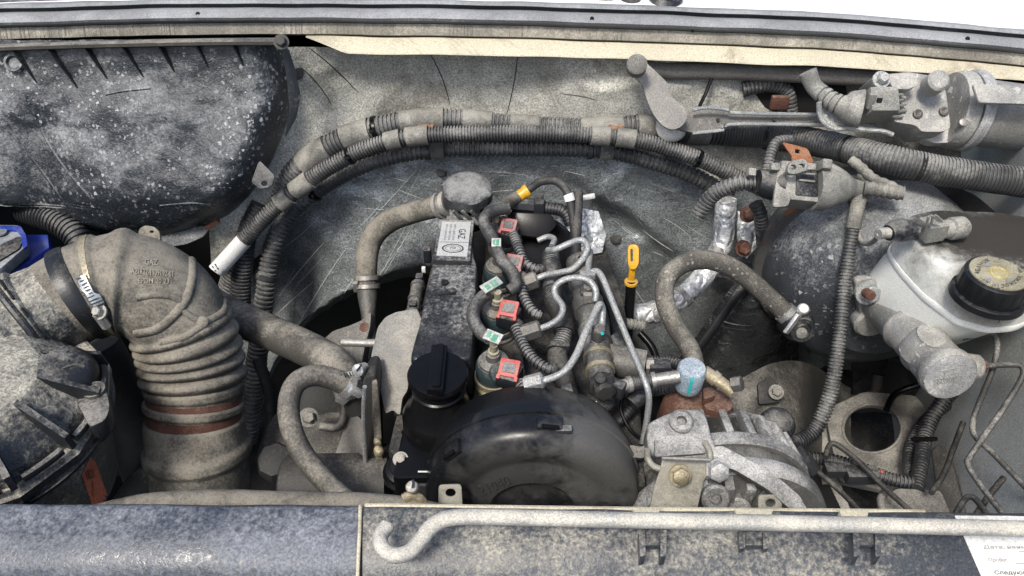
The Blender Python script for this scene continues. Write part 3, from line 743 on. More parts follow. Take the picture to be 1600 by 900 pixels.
for a in (34.6, 6.9, -20.8, -48.5, -76.2, -103.8):
    a = radians(a); dirr = (RIGHT * cos(a) + Vector((0, 1, 0)) * sin(a)); tg = axv.cross(dirr)
    A = onlid(a, 17, 176); B = onlid(a, 78, 122); C = onlid(a, 22, 152); D = onlid(a, 62, 176 - 30)
    g = G(); ws = tg * (4.5 * apx)
    g.v = [onlid(a, 16, 150) - ws, onlid(a, 16, 189) - ws, onlid(a, 44, 186) - ws, onlid(a, 92, 112) - ws, onlid(a, 16, 150) + ws, onlid(a, 16, 189) + ws, onlid(a, 44, 186) + ws, onlid(a, 92, 112) + ws]
    g.f = [(0, 1, 2, 3), (7, 6, 5, 4), (1, 5, 6, 2), (2, 6, 7, 3), (0, 4, 5, 1), (0, 3, 7, 4)]
    mk('lid_rib', g, m_black, af)
for a0, a1 in ((31, 11), (3, -17), (-25, -44), (-53, -72), (-80, -100)):
    pts = [onlid(radians(lerp(a0, a1, k / 6)), 21, 180) for k in range(7)]
    mk('rim_block', tube(pts, r=8, seg=8, flat=.8), m_black, af)
# screw ear
for i, (u, v) in enumerate(((148, 609),)):
    e = P(u, v, -.64)
    mk('screw_ear', plate(rnd([(112, 616), (130, 600), (150, 598), (166, 606), (172, 636), (165, 656), (140, 668), (126, 640)], 9), plane((148, 609, -.642), UP), 30, 2.5), m_black, af)
    sc = mk('screw', lathe(P(147, 610, -.640), UP, [(-2, 17), (3, 17), (3, 14), (1, 13), (1, 10.5), (3, 10), (3, 7), (0, 6), (0, 3), (2, 2.5)], 24), m_pipe, af)
mk('ear_tab', plate(rnd([(160, 648), (178, 656), (180, 664), (160, 684), (150, 690), (146, 670)], 4), plane((165, 665, -.69), UP), 8, 1.5), m_black, af)
# round ribbed outlet dome next to the snorkel
mk('side_dome', lathe(P(100, 585, .60), Vector((.45, -.25, .85)), [(-40, 52), (0, 50), (14, 44), (24, 30), (27, 8)], 28), m_black, af)
for q in ([(98, 576), (116, 570), (132, 573)],):
    b_ = lathe(P(100, 585, .60), Vector((.45, -.25, .85)), [(-40, 52), (0, 50), (14, 44), (24, 30), (27, 8)], 28).bvh()
    mk('dome_rib', tube(surf_path(q, b_, 0), r=2.5, seg=6), m_rubber2, af)
# snorkel pipe and its slotted collar
sn = Path([(126, 459, .7245), (100, 474, .713), (70, 490, .700), (40, 506, .686), (8, 524, .672), (-40, 560, .65)], 70)
srk = [(0, 71), (.05, 73), (.15, 73), (.3, 70), (1.0, 72), (2.3, 76), (2.35, 82), (3.3, 86), (3.4, 92), (4, 98), (5, 110)]
sg = tube(sn, seg=44, step=3, rfun=lambda f, tt, rr: curve1(srk, tt) * mpp(P(70, 490, .70)))
snk = mk('snorkel', sg, m_lid, af, ang=30); SN = sg.bvh()
for (u, v) in ((5, 446), (17, 461), (38, 489), (58, 515), (78, 540)):
    q = surf_path([(u - 5, v - 7), (u + 5, v + 7)], SN, .0006)
    if len(q) > 2: mk('collar_slot', tube(q, r=4.2, seg=8, flat=.5), m_void, snk)
mk('collar_ridge', tube(surf_path([(-6, 452), (20, 485), (48, 520), (70, 556), (76, 578)], SN, .0), r=6, seg=8), m_black, snk)
mk('long_ridge', tube(surf_path([(2, 566), (28, 556), (52, 548)], SN, .0), r=5, seg=8), m_black, snk)
# orange sticker on the canister
mk('sticker', conform(sheet2d([(142, 712), (147, 718), (174, 790), (146, 790), (127, 740)][:1] + [(148, 722), (176, 792), (128, 742)][0:3], 6, 10) if False else sheet2d([(140, 714), (148, 722), (176, 800), (142, 800)], 6, 12), CAN, .0008, .0006), m_orange, af, label='faded orange sticker with smudged print')
mk('sticker', conform(sheet2d([(140, 714), (144, 740), (148, 800), (127, 742)], 5, 8), CAN, .0008, .0006), m_orange, af)
mk('sticker_lettering', conform(text2d('1821', [(131, 735), (142, 731), (146, 745), (135, 749)]), CAN, .0011), m_ink, af)

# ------------------------------------------------------------------ hoses low on the left
solo('lower_hose', 'thick dark rubber hose going down between the air filter and the elbow', 'hose',
     tube([(150, 540, .80), (172, 580, .79), (195, 640, .775), (218, 700, .76), (236, 760, .75), (250, 830, .74)], r=36, seg=28), m_rubdark)
solo('lower_hose', 'dark hose stub low down behind the front panel, left of the bellows', 'hose',
     tube([(260, 740, .70), (225, 758, .70), (195, 800, .69)], r=26, seg=24), m_rubdark)
solo('engine_mount', 'dark rubber mount deep between the air filter and the thick hose', 'mount', lathe((190, 690, .86), Vector((.3, -.4, 1)), [(-60, 40), (0, 40), (14, 34), (20, 20)], 24), m_dark)
rt = thing('radiator_hose', 'long dusty beige radiator pipe just behind the front panel at left', 'hose', (400, 790, .47))
mk('pipe', tube([(150, 812, .462), (230, 795, .468), (330, 789, .47), (450, 792, .47), (560, 794, .468), (630, 800, .465), (690, 812, .46)], r=24, seg=24, noise_amp=.02), m_rubber, rt)
wc = mk('clamp', tube([(632, 780, .47), (640, 776, .472), (652, 778, .473), (660, 790, .47)], r=12, seg=10, flat=.6), m_brass, rt)
mk('clamp_screw', lathe((645, 762, .474), Vector((-.2, -.45, .9)), [(-12, 6), (-2, 7), (-2, 10), (6, 10), (8, 8)], 18), m_steel, wc)
mk('screw_slot', box((645, 756, .472), (3, 14, 3), bev=.3), m_ink, wc)
# thin hose with loop
lh = thing('loop_hose', 'thin dusty hose looping from the coolant flange down behind the front panel', 'hose', (560, 790, .5))
lp = Path([(548, 607, .66), (520, 592, .66), (488, 587, .652), (462, 600, .64), (451, 632, .62), (456, 672, .595), (475, 712, .57), (508, 752, .54), (545, 786, .515), (590, 820, .49)], 17)
mk('tube', tube(lp, seg=20, step=4, noise_amp=.02), m_rubber2, lh)
mk('clamp', tube(lp, 0.0, .035, dr=2.5, seg=18, step=3), m_clamp, lh)
lc = mk('spring_clip', box((540, 620, .652), (34, 6, 16), axes_to((522, 634, .65), (556, 604, .652)), 1.5), m_clamp, lh)
mk('clip_ear', box((556, 612, .65), (12, 12, 22), axes_to((522, 634, .65), (556, 604, .652)), 3), m_zinc, lc)
# thick coolant hose
ch = thing('coolant_hose', 'thick grey coolant hose slanting from behind the elbow to the flange', 'hose', (545, 580, .69))
cp_ = Path([(300, 458, .86, 27), (355, 489, .83, 27), (420, 518, .79, 27), (480, 545, .745, 27.5), (522, 568, .705, 27), (545, 598, .682, 26), (562, 640, .668, 25)], 27)
mk('tube', tube(cp_, 0, .93, seg=28, step=5, noise_amp=.015), m_rubber2, ch)
kc = mk('worm_clamp', tube(cp_, .87, .925, dr=2.5, seg=28, step=3), m_zinc, ch)
mk('clamp_screw', lathe((563, 577, .665), Vector((-.3, -.8, .5)), [(-14, 8), (0, 8), (0, 10), (9, 10), (10.5, 8)], 20), m_clamp, kc)
mk('screw_slot', box((561, 575, .655), (3, 4, 15), axes_to((555, 573, .66), (567, 578, .66)), .4), m_ink, kc)
mk('clamp_housing', box((548, 588, .667), (34, 10, 14), axes_to((528, 590, .668), (566, 582, .668)), 2), m_zinc, kc)
for k in range(7): mk('clamp_slot', box((530 + k * 4.4, 588 - k * .8, .6595), (1.4, 2, 9), axes_to((528, 590, .66), (566, 582, .66)), .2), m_ink, kc)
mk('outlet', tube(cp_, .9, 1., dr=-4, seg=24), m_dark, ch)
# coolant flange: upright plate seen nearly edge on
fl = thing('coolant_flange', 'upright metal flange plate seen edge on with brown sealant', 'flange', (580, 770, .6))
mk('plate', plate(rnd([(566, 600), (574, 588), (586, 587), (590, 600), (592, 680), (594, 770), (568, 775), (567, 700)], 5), plane((580, 680, .625), Vector((.05, -1, .25))), 60, 3), m_dark, fl)
mk('gasket', plate(rnd([(582, 600), (590, 596), (594, 640), (597, 700), (600, 760), (590, 765), (586, 700), (583, 650)], 3), plane((590, 680, .62), Vector((.3, -1, .25))), 30, 2), m_rubber, fl)
mk('bright_edge', tube([(570, 604, .61), (568, 640, .61), (569, 690, .61), (572, 740, .608)], r=3.5, seg=8), m_zinc, fl)
for (u, v, r) in ((592, 705, 9), (594, 722, 8), (590, 690, 6)):
    mk('sealant', wobble(lathe((u, v, .612), Vector((.3, -.7, .6)), [(-4, r), (2, r * .95), (6, r * .6), (7, 1)], 12), .0015, 200, v), m_rust if v == 722 else m_brass, fl)

# ------------------------------------------------------------------ machinery low in the gap
solo('starter_pipe', 'grey metal cylinder lying low behind the front panel, left of the engine', 'cylinder',
     lathe((448, 758, .60), Vector((1, .0, .02)), [(-4, 40), (0, 46), (8, 48), (110, 48), (116, 44), (160, 44)], 32), m_gap)
pu = thing('power_steering_pump', 'grimy pump deep in the gap left of the engine', 'pump', (480, 680, .70))
mk('body', lathe((485, 690, .72), Vector((.1, -.5, .9)), [(-120, 70), (-10, 74), (6, 70), (12, 50), (14, 10)], 30), m_gap, pu)
mk('cap', lathe((430, 720, .66), Vector((.1, -.4, 1)), [(-30, 30), (0, 30), (8, 26), (12, 12)], 8), m_dark, pu)
mk('cover', lathe((500, 640, .76), Vector((.2, -.7, .6)), [(-30, 46), (4, 46), (10, 36), (12, 6)], 28), m_dark, pu)
mk('bolt', hexbolt((482, 652, .70), Vector((.2, -.6, .7)), 10, 12), m_pipe, pu)
solo('small_pipe', 'small bent grey pipe low inside the hose loop', 'pipe', tube([(500, 666, .69), (525, 668, .69), (536, 658, .70), (540, 625, .72)], r=7, seg=12), m_pipe)
solo('gap_shield', 'pale triangular shield plate low beside the coolant flange', 'plate', plate([(548, 640), (570, 660), (572, 716), (522, 714)], plane((550, 690, .68), Vector((0, -.6, .8))), 5, 1), m_shield)
solo('heat_shield', 'crumpled grey heat shield left of the oil filler', 'heat shield',
     wobble(join(plate(rnd([(590, 512), (602, 496), (622, 486), (650, 480), (660, 500), (654, 545), (642, 575), (638, 612), (630, 622), (622, 650), (612, 640), (600, 648), (592, 600), (580, 560)], 6), plane((620, 560, .70), Vector((-.25, -.5, .9))), 5, 1.5)), .002, 40), m_shield)
mh = thing('manifold_cover', 'dusty exhaust manifold cover with a pointed tip under the bent hose', 'cover', (550, 560, .8))
mk('shell', plate(rnd([(500, 535), (520, 517), (548, 508), (566, 500), (580, 487), (578, 512), (570, 540), (565, 570), (520, 580)], 5), plane((540, 530, .80), Vector((-.2, -.5, .9))), 20, 4), m_ffloor, mh)
mk('burnt_spot', lathe((569, 511, .785), Vector((-.2, -.5, .9)), [(0, 8), (.8, 7), (1, 1)], 14), m_rust, mh)
sp_ = thing('sensor_pipe', 'thin steel pipe with a black sleeve bending up beside the valve cover', 'pipe', (600, 535, .7))
q_ = Path([(535, 535, .74), (580, 536, .735), (615, 536, .73), (632, 528, .735), (640, 508, .75), (646, 480, .775), (652, 450, .81), (656, 438, .83)], 6.5)
mk('line', tube(q_, seg=12, step=4), m_steel, sp_); mk('sleeve', tube(q_, .66, .9, dr=3.5, seg=14), m_rubber2, sp_)
for a, b in ((.64, .67), (.77, .79), (.9, .93)): mk('ferrule', tube(q_, a, b, dr=5, seg=14), m_cond, sp_)

# ------------------------------------------------------------------ bent heater hose
bh = thing('heater_hose', 'dusty bent heater hose rising from the engine to the breather cap', 'hose', (575, 540, .9))
b_ = Path([(577, 560, .86, 11), (576, 500, .90, 11), (574, 455, .935, 16), (573, 405, .965, 17), (583, 370, .985, 17.5), (610, 345, .99, 17.5), (650, 331, .985, 17), (690, 321, .97, 17), (706, 316, .965, 16)], 17)
mk('tube', tube(b_, .33, .985, seg=26, step=4, noise_amp=.02), m_rubber, bh)
mk('steel_end', tube(b_, 0, .36, dr=0, seg=20, step=6), m_pipe, bh)
for a, bb in ((.315, .335), (.355, .375), (.93, .945), (.965, .985)): mk('clamp', tube(b_, a, bb, dr=4, seg=26, step=3), m_steel, bh)
mk('clamp_ear', box((556, 448, .93), (8, 8, 18), bev=1.5), m_steel, bh)
# ================================================================== engine
en = thing('engine_block', 'dark oily engine head and block under the fuel lines', 'engine', (820, 760, .7))
mk('cylinder_head', plate([(640, 760), (606, 700), (640, 560), (672, 420), (700, 335), (930, 330), (975, 470), (1000, 620), (1010, 760)], plane((800, 560, -.755), UP), 260, 6), m_dark, en)
mk('head_ledge', plate([(735, 640), (752, 540), (756, 430), (760, 335), (800, 335), (806, 420), (812, 520), (830, 640)], plane((780, 500, -.715), UP), 60, 5), m_dark, en)
mk('rear_pulley', lathe((846, 392, .96), Vector((.1, -.6, .8)), [(-30, 56), (0, 56), (8, 48), (10, 20), (10, 4)], 36), m_oil, en)
mk('rear_bracket', plate(rnd([(775, 330), (862, 334), (870, 352), (850, 372), (800, 366)], 6), plane((820, 350, .96), Vector((0, -.7, .7))), 30, 4), m_oil, en)
for (u, v) in ((652, 486), (646, 520), (690, 640), (742, 600)):
    mk('head_bolt', hexbolt((u, v, -.735), UP, 8, 8), m_dark, en)
# ------------------------------------------------------------------ valve cover
vc = thing('valve_cover', 'long dusty black plastic engine cover with a silver sticker', 'engine cover', (700, 520, -.75))
pv = plane((700, 450, -.66), UP)
rect = [(685, 346), (738, 346), (741, 402), (746, 420), (740, 500), (736, 560), (640, 562), (652, 520), (668, 450), (678, 400)]
vg = plate(rnd(rect, 10), pv, 75, 7, seg=3, inset=1.06); wobble(vg, .0012, 60)
m_vc = M('scuffed black cover plastic', (.020, .021, .023), (.30, .297, .28), .37, .36, bump=.7, blotch=16, fine=260, up=.3, contrast=.45, spots=[(P(688, 545, -.66), .042, (.012, .012, .013), .92, .3, .8)])
mk('shell', vg, m_vc, vc)
sp2 = plate([(686, 343), (741, 343), (735, 408), (676, 406)], plane((708, 375, -.652), UP), 14, 2.5); mk('raised_pad', sp2, m_vc, vc)
SPB = sp2.bvh()
stq = [(691, 348), (736, 348), (730, 402), (682, 400)]
st_ = mk('sticker', conform(sheet2d(stq, 4, 6), SPB, .0012, .0008), m_plateg, vc, label='silver sticker with emblem in an oval')
def inq(s0, t0, s1, t1):
    a, b, c, d = [Vector(q) for q in stq]
    f = lambda s, t: tuple((a * (1 - s) + b * s) * (1 - t) + (d * (1 - s) + c * s) * t)
    return f
fq = inq(0, 0, 1, 1)
# lettering reads from the other side of the engine: the word stands upright along the cover
mk('lettering', conform(text2d('GAZ', [fq(.86, .22), fq(.86, .50), fq(.62, .50), fq(.62, .22)]), SPB, .0016), m_ink, st_)
for k in range(3): mk('small_print', conform(text2d('ЕВРО 5  ДВИГАТЕЛЬ', [fq(.5 - k * .14, .08), fq(.5 - k * .14, .55), fq(.42 - k * .14, .55), fq(.42 - k * .14, .08)]), SPB, .0016), m_inkgrey, st_)
def ring2d(cx, cy, a, b, w, n=28, a0=0, a1=2 * pi):
    vs = []; fs = []
    for k in range(n + 1):
        t = lerp(a0, a1, k / n)
        for q in (1, 1 - w): vs.append(fq(cx + a * q * cos(t), cy + b * q * sin(t)))
    for k in range(n): fs.append((2 * k, 2 * k + 1, 2 * k + 3, 2 * k + 2))
    return vs, fs
mk('emblem', conform(ring2d(.5, .79, .36, .13, .13), SPB, .0016), m_ink, st_)
mk('emblem', conform(ring2d(.5, .79, .27, .085, .12), SPB, .0016), m_inkgrey, st_)
mk('emblem', conform(text2d('Э', [fq(.40, .745), fq(.60, .745), fq(.60, .83), fq(.40, .83)]), SPB, .0016), m_ink, st_)
mk('rule_line', conform(sheet2d([fq(.02, .60), fq(.98, .60), fq(.98, .615), fq(.02, .615)], 4, 1), SPB, .0015), m_inkgrey, st_)
for (u, v, a, b) in ((694, 441, 6, 3), (688, 398, 4, 2.5)): pass
mk('moulded_step', plate(rnd([(684, 452), (712, 450), (712, 456), (684, 459)], 2), plane((700, 455, -.655), UP), 8, 1.5), m_vc, vc)
mk('moulded_hole', lathe((695, 441, -.657), UP, [(-3, 6), (1.5, 6), (1.2, 4), (-1, 3)], 14), m_void, vc)
for (u, v) in ((676, 398), (664, 440), (654, 482)):
    mk('side_clip', box((u - 8, v, -.685), (12, 14, 26), bev=3), m_black, vc)
mk('white_tab', box((662, 421, -.70), (6, 6, 9), bev=1), m_paper, vc)
mk('lower_arm', tube([(690, 560, -.675), (675, 575, -.69), (665, 600, -.70)], r=16, seg=14), m_vc, vc)
# breather cap behind the cover
bc = thing('breather_cap', 'scuffed round black cap on its neck behind the engine cover', 'cap', (730, 340, .96))
m_cap = M('scratched black cap', (.03, .031, .033), (.24, .24, .23), .5, .5, bump=.9, blotch=30, fine=380, up=.4, streak=[((.5, .3, .4), (3, 3, 160), .03, (.32, .32, .31))])
mk('cap', lathe((730, 297, .975), Vector((.03, -.12, 1)), [(-16, 33), (-12, 39), (4, 39), (8, 36), (10, 28), (9, 6)], 40, rmod=lambda a, h: 1 + (.035 * (sin(a * 6) > .3) if h < 5 else 0)), m_cap, bc)
mk('neck', lathe((730, 300, .975), UP, [(-60, 26), (-14, 26), (-12, 30)], 24), m_oil, bc)
mk('base', plate(rnd([(700, 322), (750, 318), (752, 352), (694, 354)], 6), plane((722, 338, .95), Vector((0, -.7, .7))), 40, 4), m_cap, bc)
for k in range(3): mk('base_rib', box((716 + k * 14, 338, .935), (5, 5, 26), (Vector((.8, 0, .6)), Vector((0, 1, 0)), Vector((-.6, 0, .8))), 1), m_cap, bc)
# ------------------------------------------------------------------ oil filler
of = thing('oil_filler', 'black oil filler cap with a straight grip on its tall neck', 'oil filler', (682, 740, -.86))
oc = P(684, 582, -.655)
ofcap = mk('cap', lathe(oc, UP, [(-16, 42), (-12, 45), (-10, 48), (-2, 48), (1, 46), (2, 40), (2, 3)], 40), m_oil, of)
mk('grip', box(oc + UP * (6 * mpp(oc)), (26, 98, 17), bev=4), m_oil, ofcap)
mk('grip', box(oc + UP * (11 * mpp(oc)) + Vector((2 * mpp(oc), 0, 0)), (13, 92, 18), bev=4), m_oil, ofcap)
mk('neck', lathe(oc, UP, [(-150, 66), (-95, 64), (-84, 58), (-76, 50), (-42, 41), (-38, 43), (-34, 43), (-32, 40), (-20, 39), (-16, 39)], 40), m_oil, of)
mk('base', plate(rnd([(628, 672), (640, 655), (728, 652), (745, 690), (740, 745), (612, 748)], 10), plane((690, 700, -.745), UP), 120, 6), m_oil, of)
mk('white_mark', box((665, 737, -.742), (24, 2.5, 1.5), bev=.3), m_paper, of)
mk('stud', lathe((627, 728, .575), Vector((0, -.35, 1)), [(-40, 34), (-28, 33), (-24, 27), (-8, 26), (-5, 18), (0, 17)], 24), m_oil, of)
mk('stud_nut', hexbolt((626, 718, .572), Vector((0, -.35, 1)), 8, 6, 1.5), m_steel, of)
mk('vacuum_pipe', tube([(645, 655, -.74), (630, 680, -.76), (606, 700, -.78), (590, 690, -.79)], r=6, seg=10), m_oil, of)
mk('hose_barb', wobble(lathe((622, 642, .655), Vector((1, 0, .1)), [(-8, 7), (0, 10), (10, 8), (14, 11), (30, 9)], 12), .001, 150), m_dark, of)
# ------------------------------------------------------------------ timing belt cover
tcv = thing('belt_cover', 'big round black belt cover with patches of dust at the front of the engine', 'belt cover', (832, 790, .5))
to = P(830, 735, .575)
m_belt = M('glossy black cover with dust film', (.007, .0075, .009), (.20, .195, .18), .06, .27, bump=.08, blotch=9, fine=260, up=.1, contrast=.12, drough=.75, spec=.35, spots=[(P(955, 720, .52), .06, (.17, .167, .157), .5, .7, 1.1), (P(800, 775, .50), .055, (.09, .088, .084), .5, .7, 1.1)])
px_t = mpp(to)
tg_ = lathe(to, FRONT, [(-40, 150), (-10, 159), (0, 162), (6, 163), (46, 161), (56, 158), (64, 150), (69, 138), (70, 122), (66, 110), (66, 102), (69, 94), (70, 64), (62, 54), (62, 6)], 96, px=px_t)
mk('shell', tg_, m_belt, tcv, ang=30); TG = tg_.bvh()
mk('ridge', lathe(to, FRONT, [(16, 161), (18, 165), (22, 165), (24, 161)], 96, px=px_t), m_belt, tcv)
for (u, v, w_, h_) in ((708, 703, 34, 12), (858, 662, 40, 16)):
    p = surf_path([(u, v), (u + 1, v)], TG, .001)[0]; d = (p - to); d.y = 0; d.normalize()
    tx = Vector((0, 1, 0)).cross(d)
    mk('latch', box(p, (w_, 26, 10), (tx, Vector((0, 1, 0)), d), 3), m_belt, tcv)
    mk('latch_slot', box(p + d * (6 * px_t) - Vector((0, 12 * px_t, 0)), (w_ * .7, 8, 3), (tx, Vector((0, 1, 0)), d), 1), m_oil, tcv)
p = surf_path([(880, 672), (881, 672)], TG, .001)[0]
mk('latch_tongue', box(p, (26, 12, 9), (RIGHT, Vector((0, 1, 0)), UP), 2), m_plateg if False else m_cond, tcv)
mk('moulded_lettering', conform(text2d('21040', [(745, 760), (792, 742), (800, 756), (752, 775)]), TG, .0008, .001), m_belt, tcv, ang=20)
for i, (u, v, yy, lbl) in enumerate(((703, 774, .50, 'pale metal tab with a hole standing in front of the round belt cover'), (1203, 790, .475, 'square metal tab with a hole in front of the alternator'))):
    o_ = [(u - 18, v + 24), (u - 18, v - 16), (u + 18, v - 17), (u + 20, v + 24)]
    solo('mount_tab', lbl, 'bracket', plate(rnd(o_, 6), plane((u, v, yy), Vector((0, -.8, .6))), 5, 1.2, holes=[ell(u + 1, v - 4, 8, 6.5, 16)]), m_tan, 'metal tabs with a hole behind the front panel')
solo('socket_bolt', 'round socket head bolt between the belt cover and the alternator', 'bolt', lathe((997, 728, .60), Vector((0, -.6, .8)), [(-20, 8), (-4, 8), (-4, 12), (4, 12), (7, 9), (5, 5), (1, 4)], 20), m_steel)

# ------------------------------------------------------------------ fuel injectors
INJ = [  # body top centre, clip centre, scale, front one first
    (771, 563, 1.0, 796, 576, m_red, 'frontmost fuel injector with bright red clip beside the oil filler'),
    (777, 482, .93, 795, 483, m_red, 'second fuel injector from the front, red clip, hose looping round it'),
    (779, 413, .86, 803, 410, m_pink, 'third fuel injector from the front, partly hidden red clip'),
    (786, 352, .80, 795, 353, m_pink, 'rearmost fuel injector with faded pink clip'),
]
for i, (u, v, k, cu, cv, cm, lb) in enumerate(INJ):
    inj = thing('fuel_injector', lb, 'injector', (u, v + 60 * k, -.735), 'row of fuel injectors')
    o = P(u, v, -.665)
    mk('body', lathe(o, Vector((0, -.1, 1)), [(-95 * k, 26 * k), (-78 * k, 27 * k), (-76 * k, 31 * k), (-56 * k, 31 * k), (-52 * k, 27 * k), (-44 * k, 27 * k), (-42 * k, 32 * k), (-36 * k, 31 * k)], 24), m_brass if i == 0 else m_pipe, inj)
    mk('coil', lathe(o, Vector((0, -.1, 1)), [(-37 * k, 27 * k), (-34 * k, 29 * k), (-10 * k, 28 * k), (-4 * k, 25 * k)], 28), m_green, inj)
    mk('top_cap', lathe(o, Vector((0, -.1, 1)), [(-5 * k, 24 * k), (0, 23 * k), (4 * k, 16 * k), (6 * k, 12 * k), (16 * k, 10 * k), (17 * k, 2)], 24), m_rubber2 if i else m_pipe, inj)
    cc = P(cu, cv, -.655)
    sock = mk('connector', box(cc - UP * (17 * mpp(cc)), (34 * k, 38 * k, 24 * k), (Vector((.9, -.35, 0)).normalized(), Vector((.35, .9, 0)).normalized(), UP), 4), m_black, inj)
    X, Yv = Vector((.95, -.25, .0)).normalized(), Vector((.2, .85, .45)).normalized()
    Yv = (Yv - X * Yv.dot(X)).normalized(); Zv = X.cross(Yv)
    # red clip: a square shell with a raised frame round a grey insert
    mk('clip', box(cc, (32 * k, 29 * k, 11 * k), (X, Yv, Zv), 2.5), cm, inj)
    for sx in (-1, 1): mk('clip_ear', box(cc + X * (sx * 14 * k * mpp(cc)) - Yv * (16 * k * mpp(cc)), (6 * k, 8 * k, 10 * k), (X, Yv, Zv), 1.5), cm, inj)
    mk('clip_insert', box(cc + Zv * (5 * k * mpp(cc)), (21 * k, 17 * k, 4 * k), (X, Yv, Zv), 2.5), m_cond, inj)
    mk('neck_link', tube([o - UP * (22 * k * mpp(o)), cc - UP * (14 * mpp(cc)) - X * (16 * k * mpp(cc))], r=15 * k, seg=12), m_green, inj)
    mk('wire_boot', tube([cc - UP * (20 * mpp(cc)) - Yv * (10 * k * mpp(cc)), P(cu + 11 * k, cv + 22 * k, -.672), P(cu + 17 * k, cv + 36 * k, -.678)], r=11.5 * k, seg=14), m_black, inj)
    if i in (0, 1):
        nz_ = mk('return_nipple', lathe(o + UP * (14 * mpp(o)), Vector((.05, -.1, 1)), [(-4, 7), (3, 7), (4, 9), (8, 9), (9, 6), (22, 6)], 16), m_captop, inj)
for (t, (a, b, cw), lb) in ((0, ((752, 529), (786, 523), 17), None),): pass
TAGS = [((754, 453), (781, 437), 16, 'white and green tag clip standing above the second injector'), ((758, 521), (783, 531), 18, 'pale green tag clip on top of the frontmost injector'), ((768, 379), (783, 379), 15, 'green striped tag clip on the return hose at the third injector'), ((764, 330), (784, 318), 12, 'dark green tag clip on the return hose at the rearmost injector')]
for (a, b, w_, lb) in TAGS:
    A, B = P(*a, -.625), P(*b, -.625); c = (A + B) / 2; m = mpp(c); X = (B - A).normalized(); Zv = Vector((0, -.45, 1)); Zv = (Zv - X * Zv.dot(X)).normalized(); Yv = Zv.cross(X); L = (B - A).length / m
    tg = thing('hose_clip', lb, 'clip', c - UP * .012, 'tag clips on the return hose')
    mk('tag', box(c, (L, w_, 3), (X, Yv, Zv), 1), m_tag if a[1] != 330 else m_cond, tg)
    for q, ww, hh_ in ((-.24, .22, .55), (.14, .30, .7)):
        mk('green_mark', box(c + X * (q * L * m) + Yv * (random.uniform(-2, 2) * m) + Zv * (1.6 * m), (L * ww, w_ * hh_, 1), (X, Yv, Zv), .2), m_grntag, tg)
    mk('stem', tube([c, c - UP * (26 * m)], r=6, seg=10), m_captop, tg)
# return hose in its sections
solo('return_hose', 'grey return hose looping left between the front two injectors', 'hose', tube([(779, 456, -.645), (757, 462, -.64), (742, 480, -.642), (740, 500, -.645), (752, 520, -.65), (764, 528, -.645)], r=10.5, seg=16, step=4), m_hose, 'return hose sections')
solo('return_hose', 'grey return hose running down over the third injector', 'hose', tube([(775, 388, -.635), (784, 408, -.635), (800, 425, -.64), (806, 445, -.65), (795, 455, -.655)], r=10, seg=16, step=4), m_hose, 'return hose sections')
solo('return_hose', 'grey return hose curving left at the rearmost injector', 'hose', tube([(795, 325, -.63), (770, 330, -.63), (757, 343, -.632), (762, 360, -.635), (774, 380, -.638)], r=10, seg=16, step=4), m_hose, 'return hose sections')
rh = thing('fuel_return_line', 'black fuel return line arching at the rear with a yellow connector and white tape', 'fuel line', (880, 400, .95))
r_ = Path([(784, 326, -.63), (800, 314, .985), (828, 295, 1.0), (845, 284, 1.0), (868, 283, .99), (885, 298, .975), (893, 325, .96), (897, 360, .94), (899, 395, .92)], 6.5)
mk('tube', tube(r_, seg=14, step=4), m_rubdark, rh)
mk('sleeve', tube(r_, .02, .29, dr=4, seg=14), m_rubber2, rh)
yc = mk('connector', tube(r_, .29, .35, dr=2.5, seg=14), m_yellow, rh); mk('connector_rim', tube(r_, .335, .36, dr=4, seg=14), m_yellow, yc)
mk('tape', tube(r_, .66, .70, dr=2, seg=14), m_paper, rh)
solo('fuel_feed_line', 'second dark fuel hose standing upright behind the fuel rail', 'fuel line', tube([(903, 300, .985), (902, 330, .96), (900, 370, .93), (900, 410, .91)], r=8.5, seg=14), m_rubdark)
solo('cable_marker', 'short white cable marker lying behind the fuel hoses', 'marker', box((917, 308, 1.0), (26, 7, 7), axes_to((905, 311, 1.0), (930, 306, 1.0)), 2), m_paper)
solo('foil_pad', 'crumpled shiny foil pad behind the fuel rail', 'foil', wobble(join(plate([(858, 345), (890, 338), (905, 325), (935, 330), (945, 365), (944, 395), (915, 400), (880, 388), (862, 368)], plane((900, 360, 1.0), Vector((0, -.8, .6))), 5, 1.5)), .003, 60), m_foil)
solo('rear_connector', 'dark rear wiring plug with a corrugated tail behind the injectors', 'plug', join(tube([(800, 320, .99), (830, 322, .99), (850, 325, .985)], r=12, seg=8), box((842, 322, .985), (16, 26, 26), bev=3), tube([(850, 325, .985), (880, 330, .975), (892, 350, .96)], r=10, corr=(5, .15), seg=12)), m_conddk)

# ------------------------------------------------------------------ injector wiring conduits
CON = [([(812, 597, -.67), (824, 616, -.672), (836, 630, -.68), (852, 645, -.69)], 9, 'short pale corrugated conduit from the frontmost injector to the belt cover'),
       ([(806, 512, -.665), (818, 540, -.668), (834, 562, -.672), (856, 576, -.675), (868, 578, -.678)], 9, 'corrugated conduit from the second injector to the hose clamp'),
       ([(804, 428, -.66), (814, 450, -.662), (822, 472, -.668), (834, 488, -.672), (846, 494, -.675)], 8.2, 'corrugated conduit from the third injector beside a pipe nut'),
       ([(802, 366, -.655), (811, 390, -.655), (820, 410, -.66), (836, 420, -.665), (848, 420, -.668)], 7.8, 'corrugated conduit from the rearmost injector')]
for pts, r, lb in CON: solo('wiring_conduit', lb, 'conduit', tube(pts, r=r, corr=(6, .26, .45), seg=16), m_condgl, 'injector wiring conduits')
mh_ = thing('main_harness', 'grey taped wiring harness running along the injectors', 'harness', (870, 560, -.72))
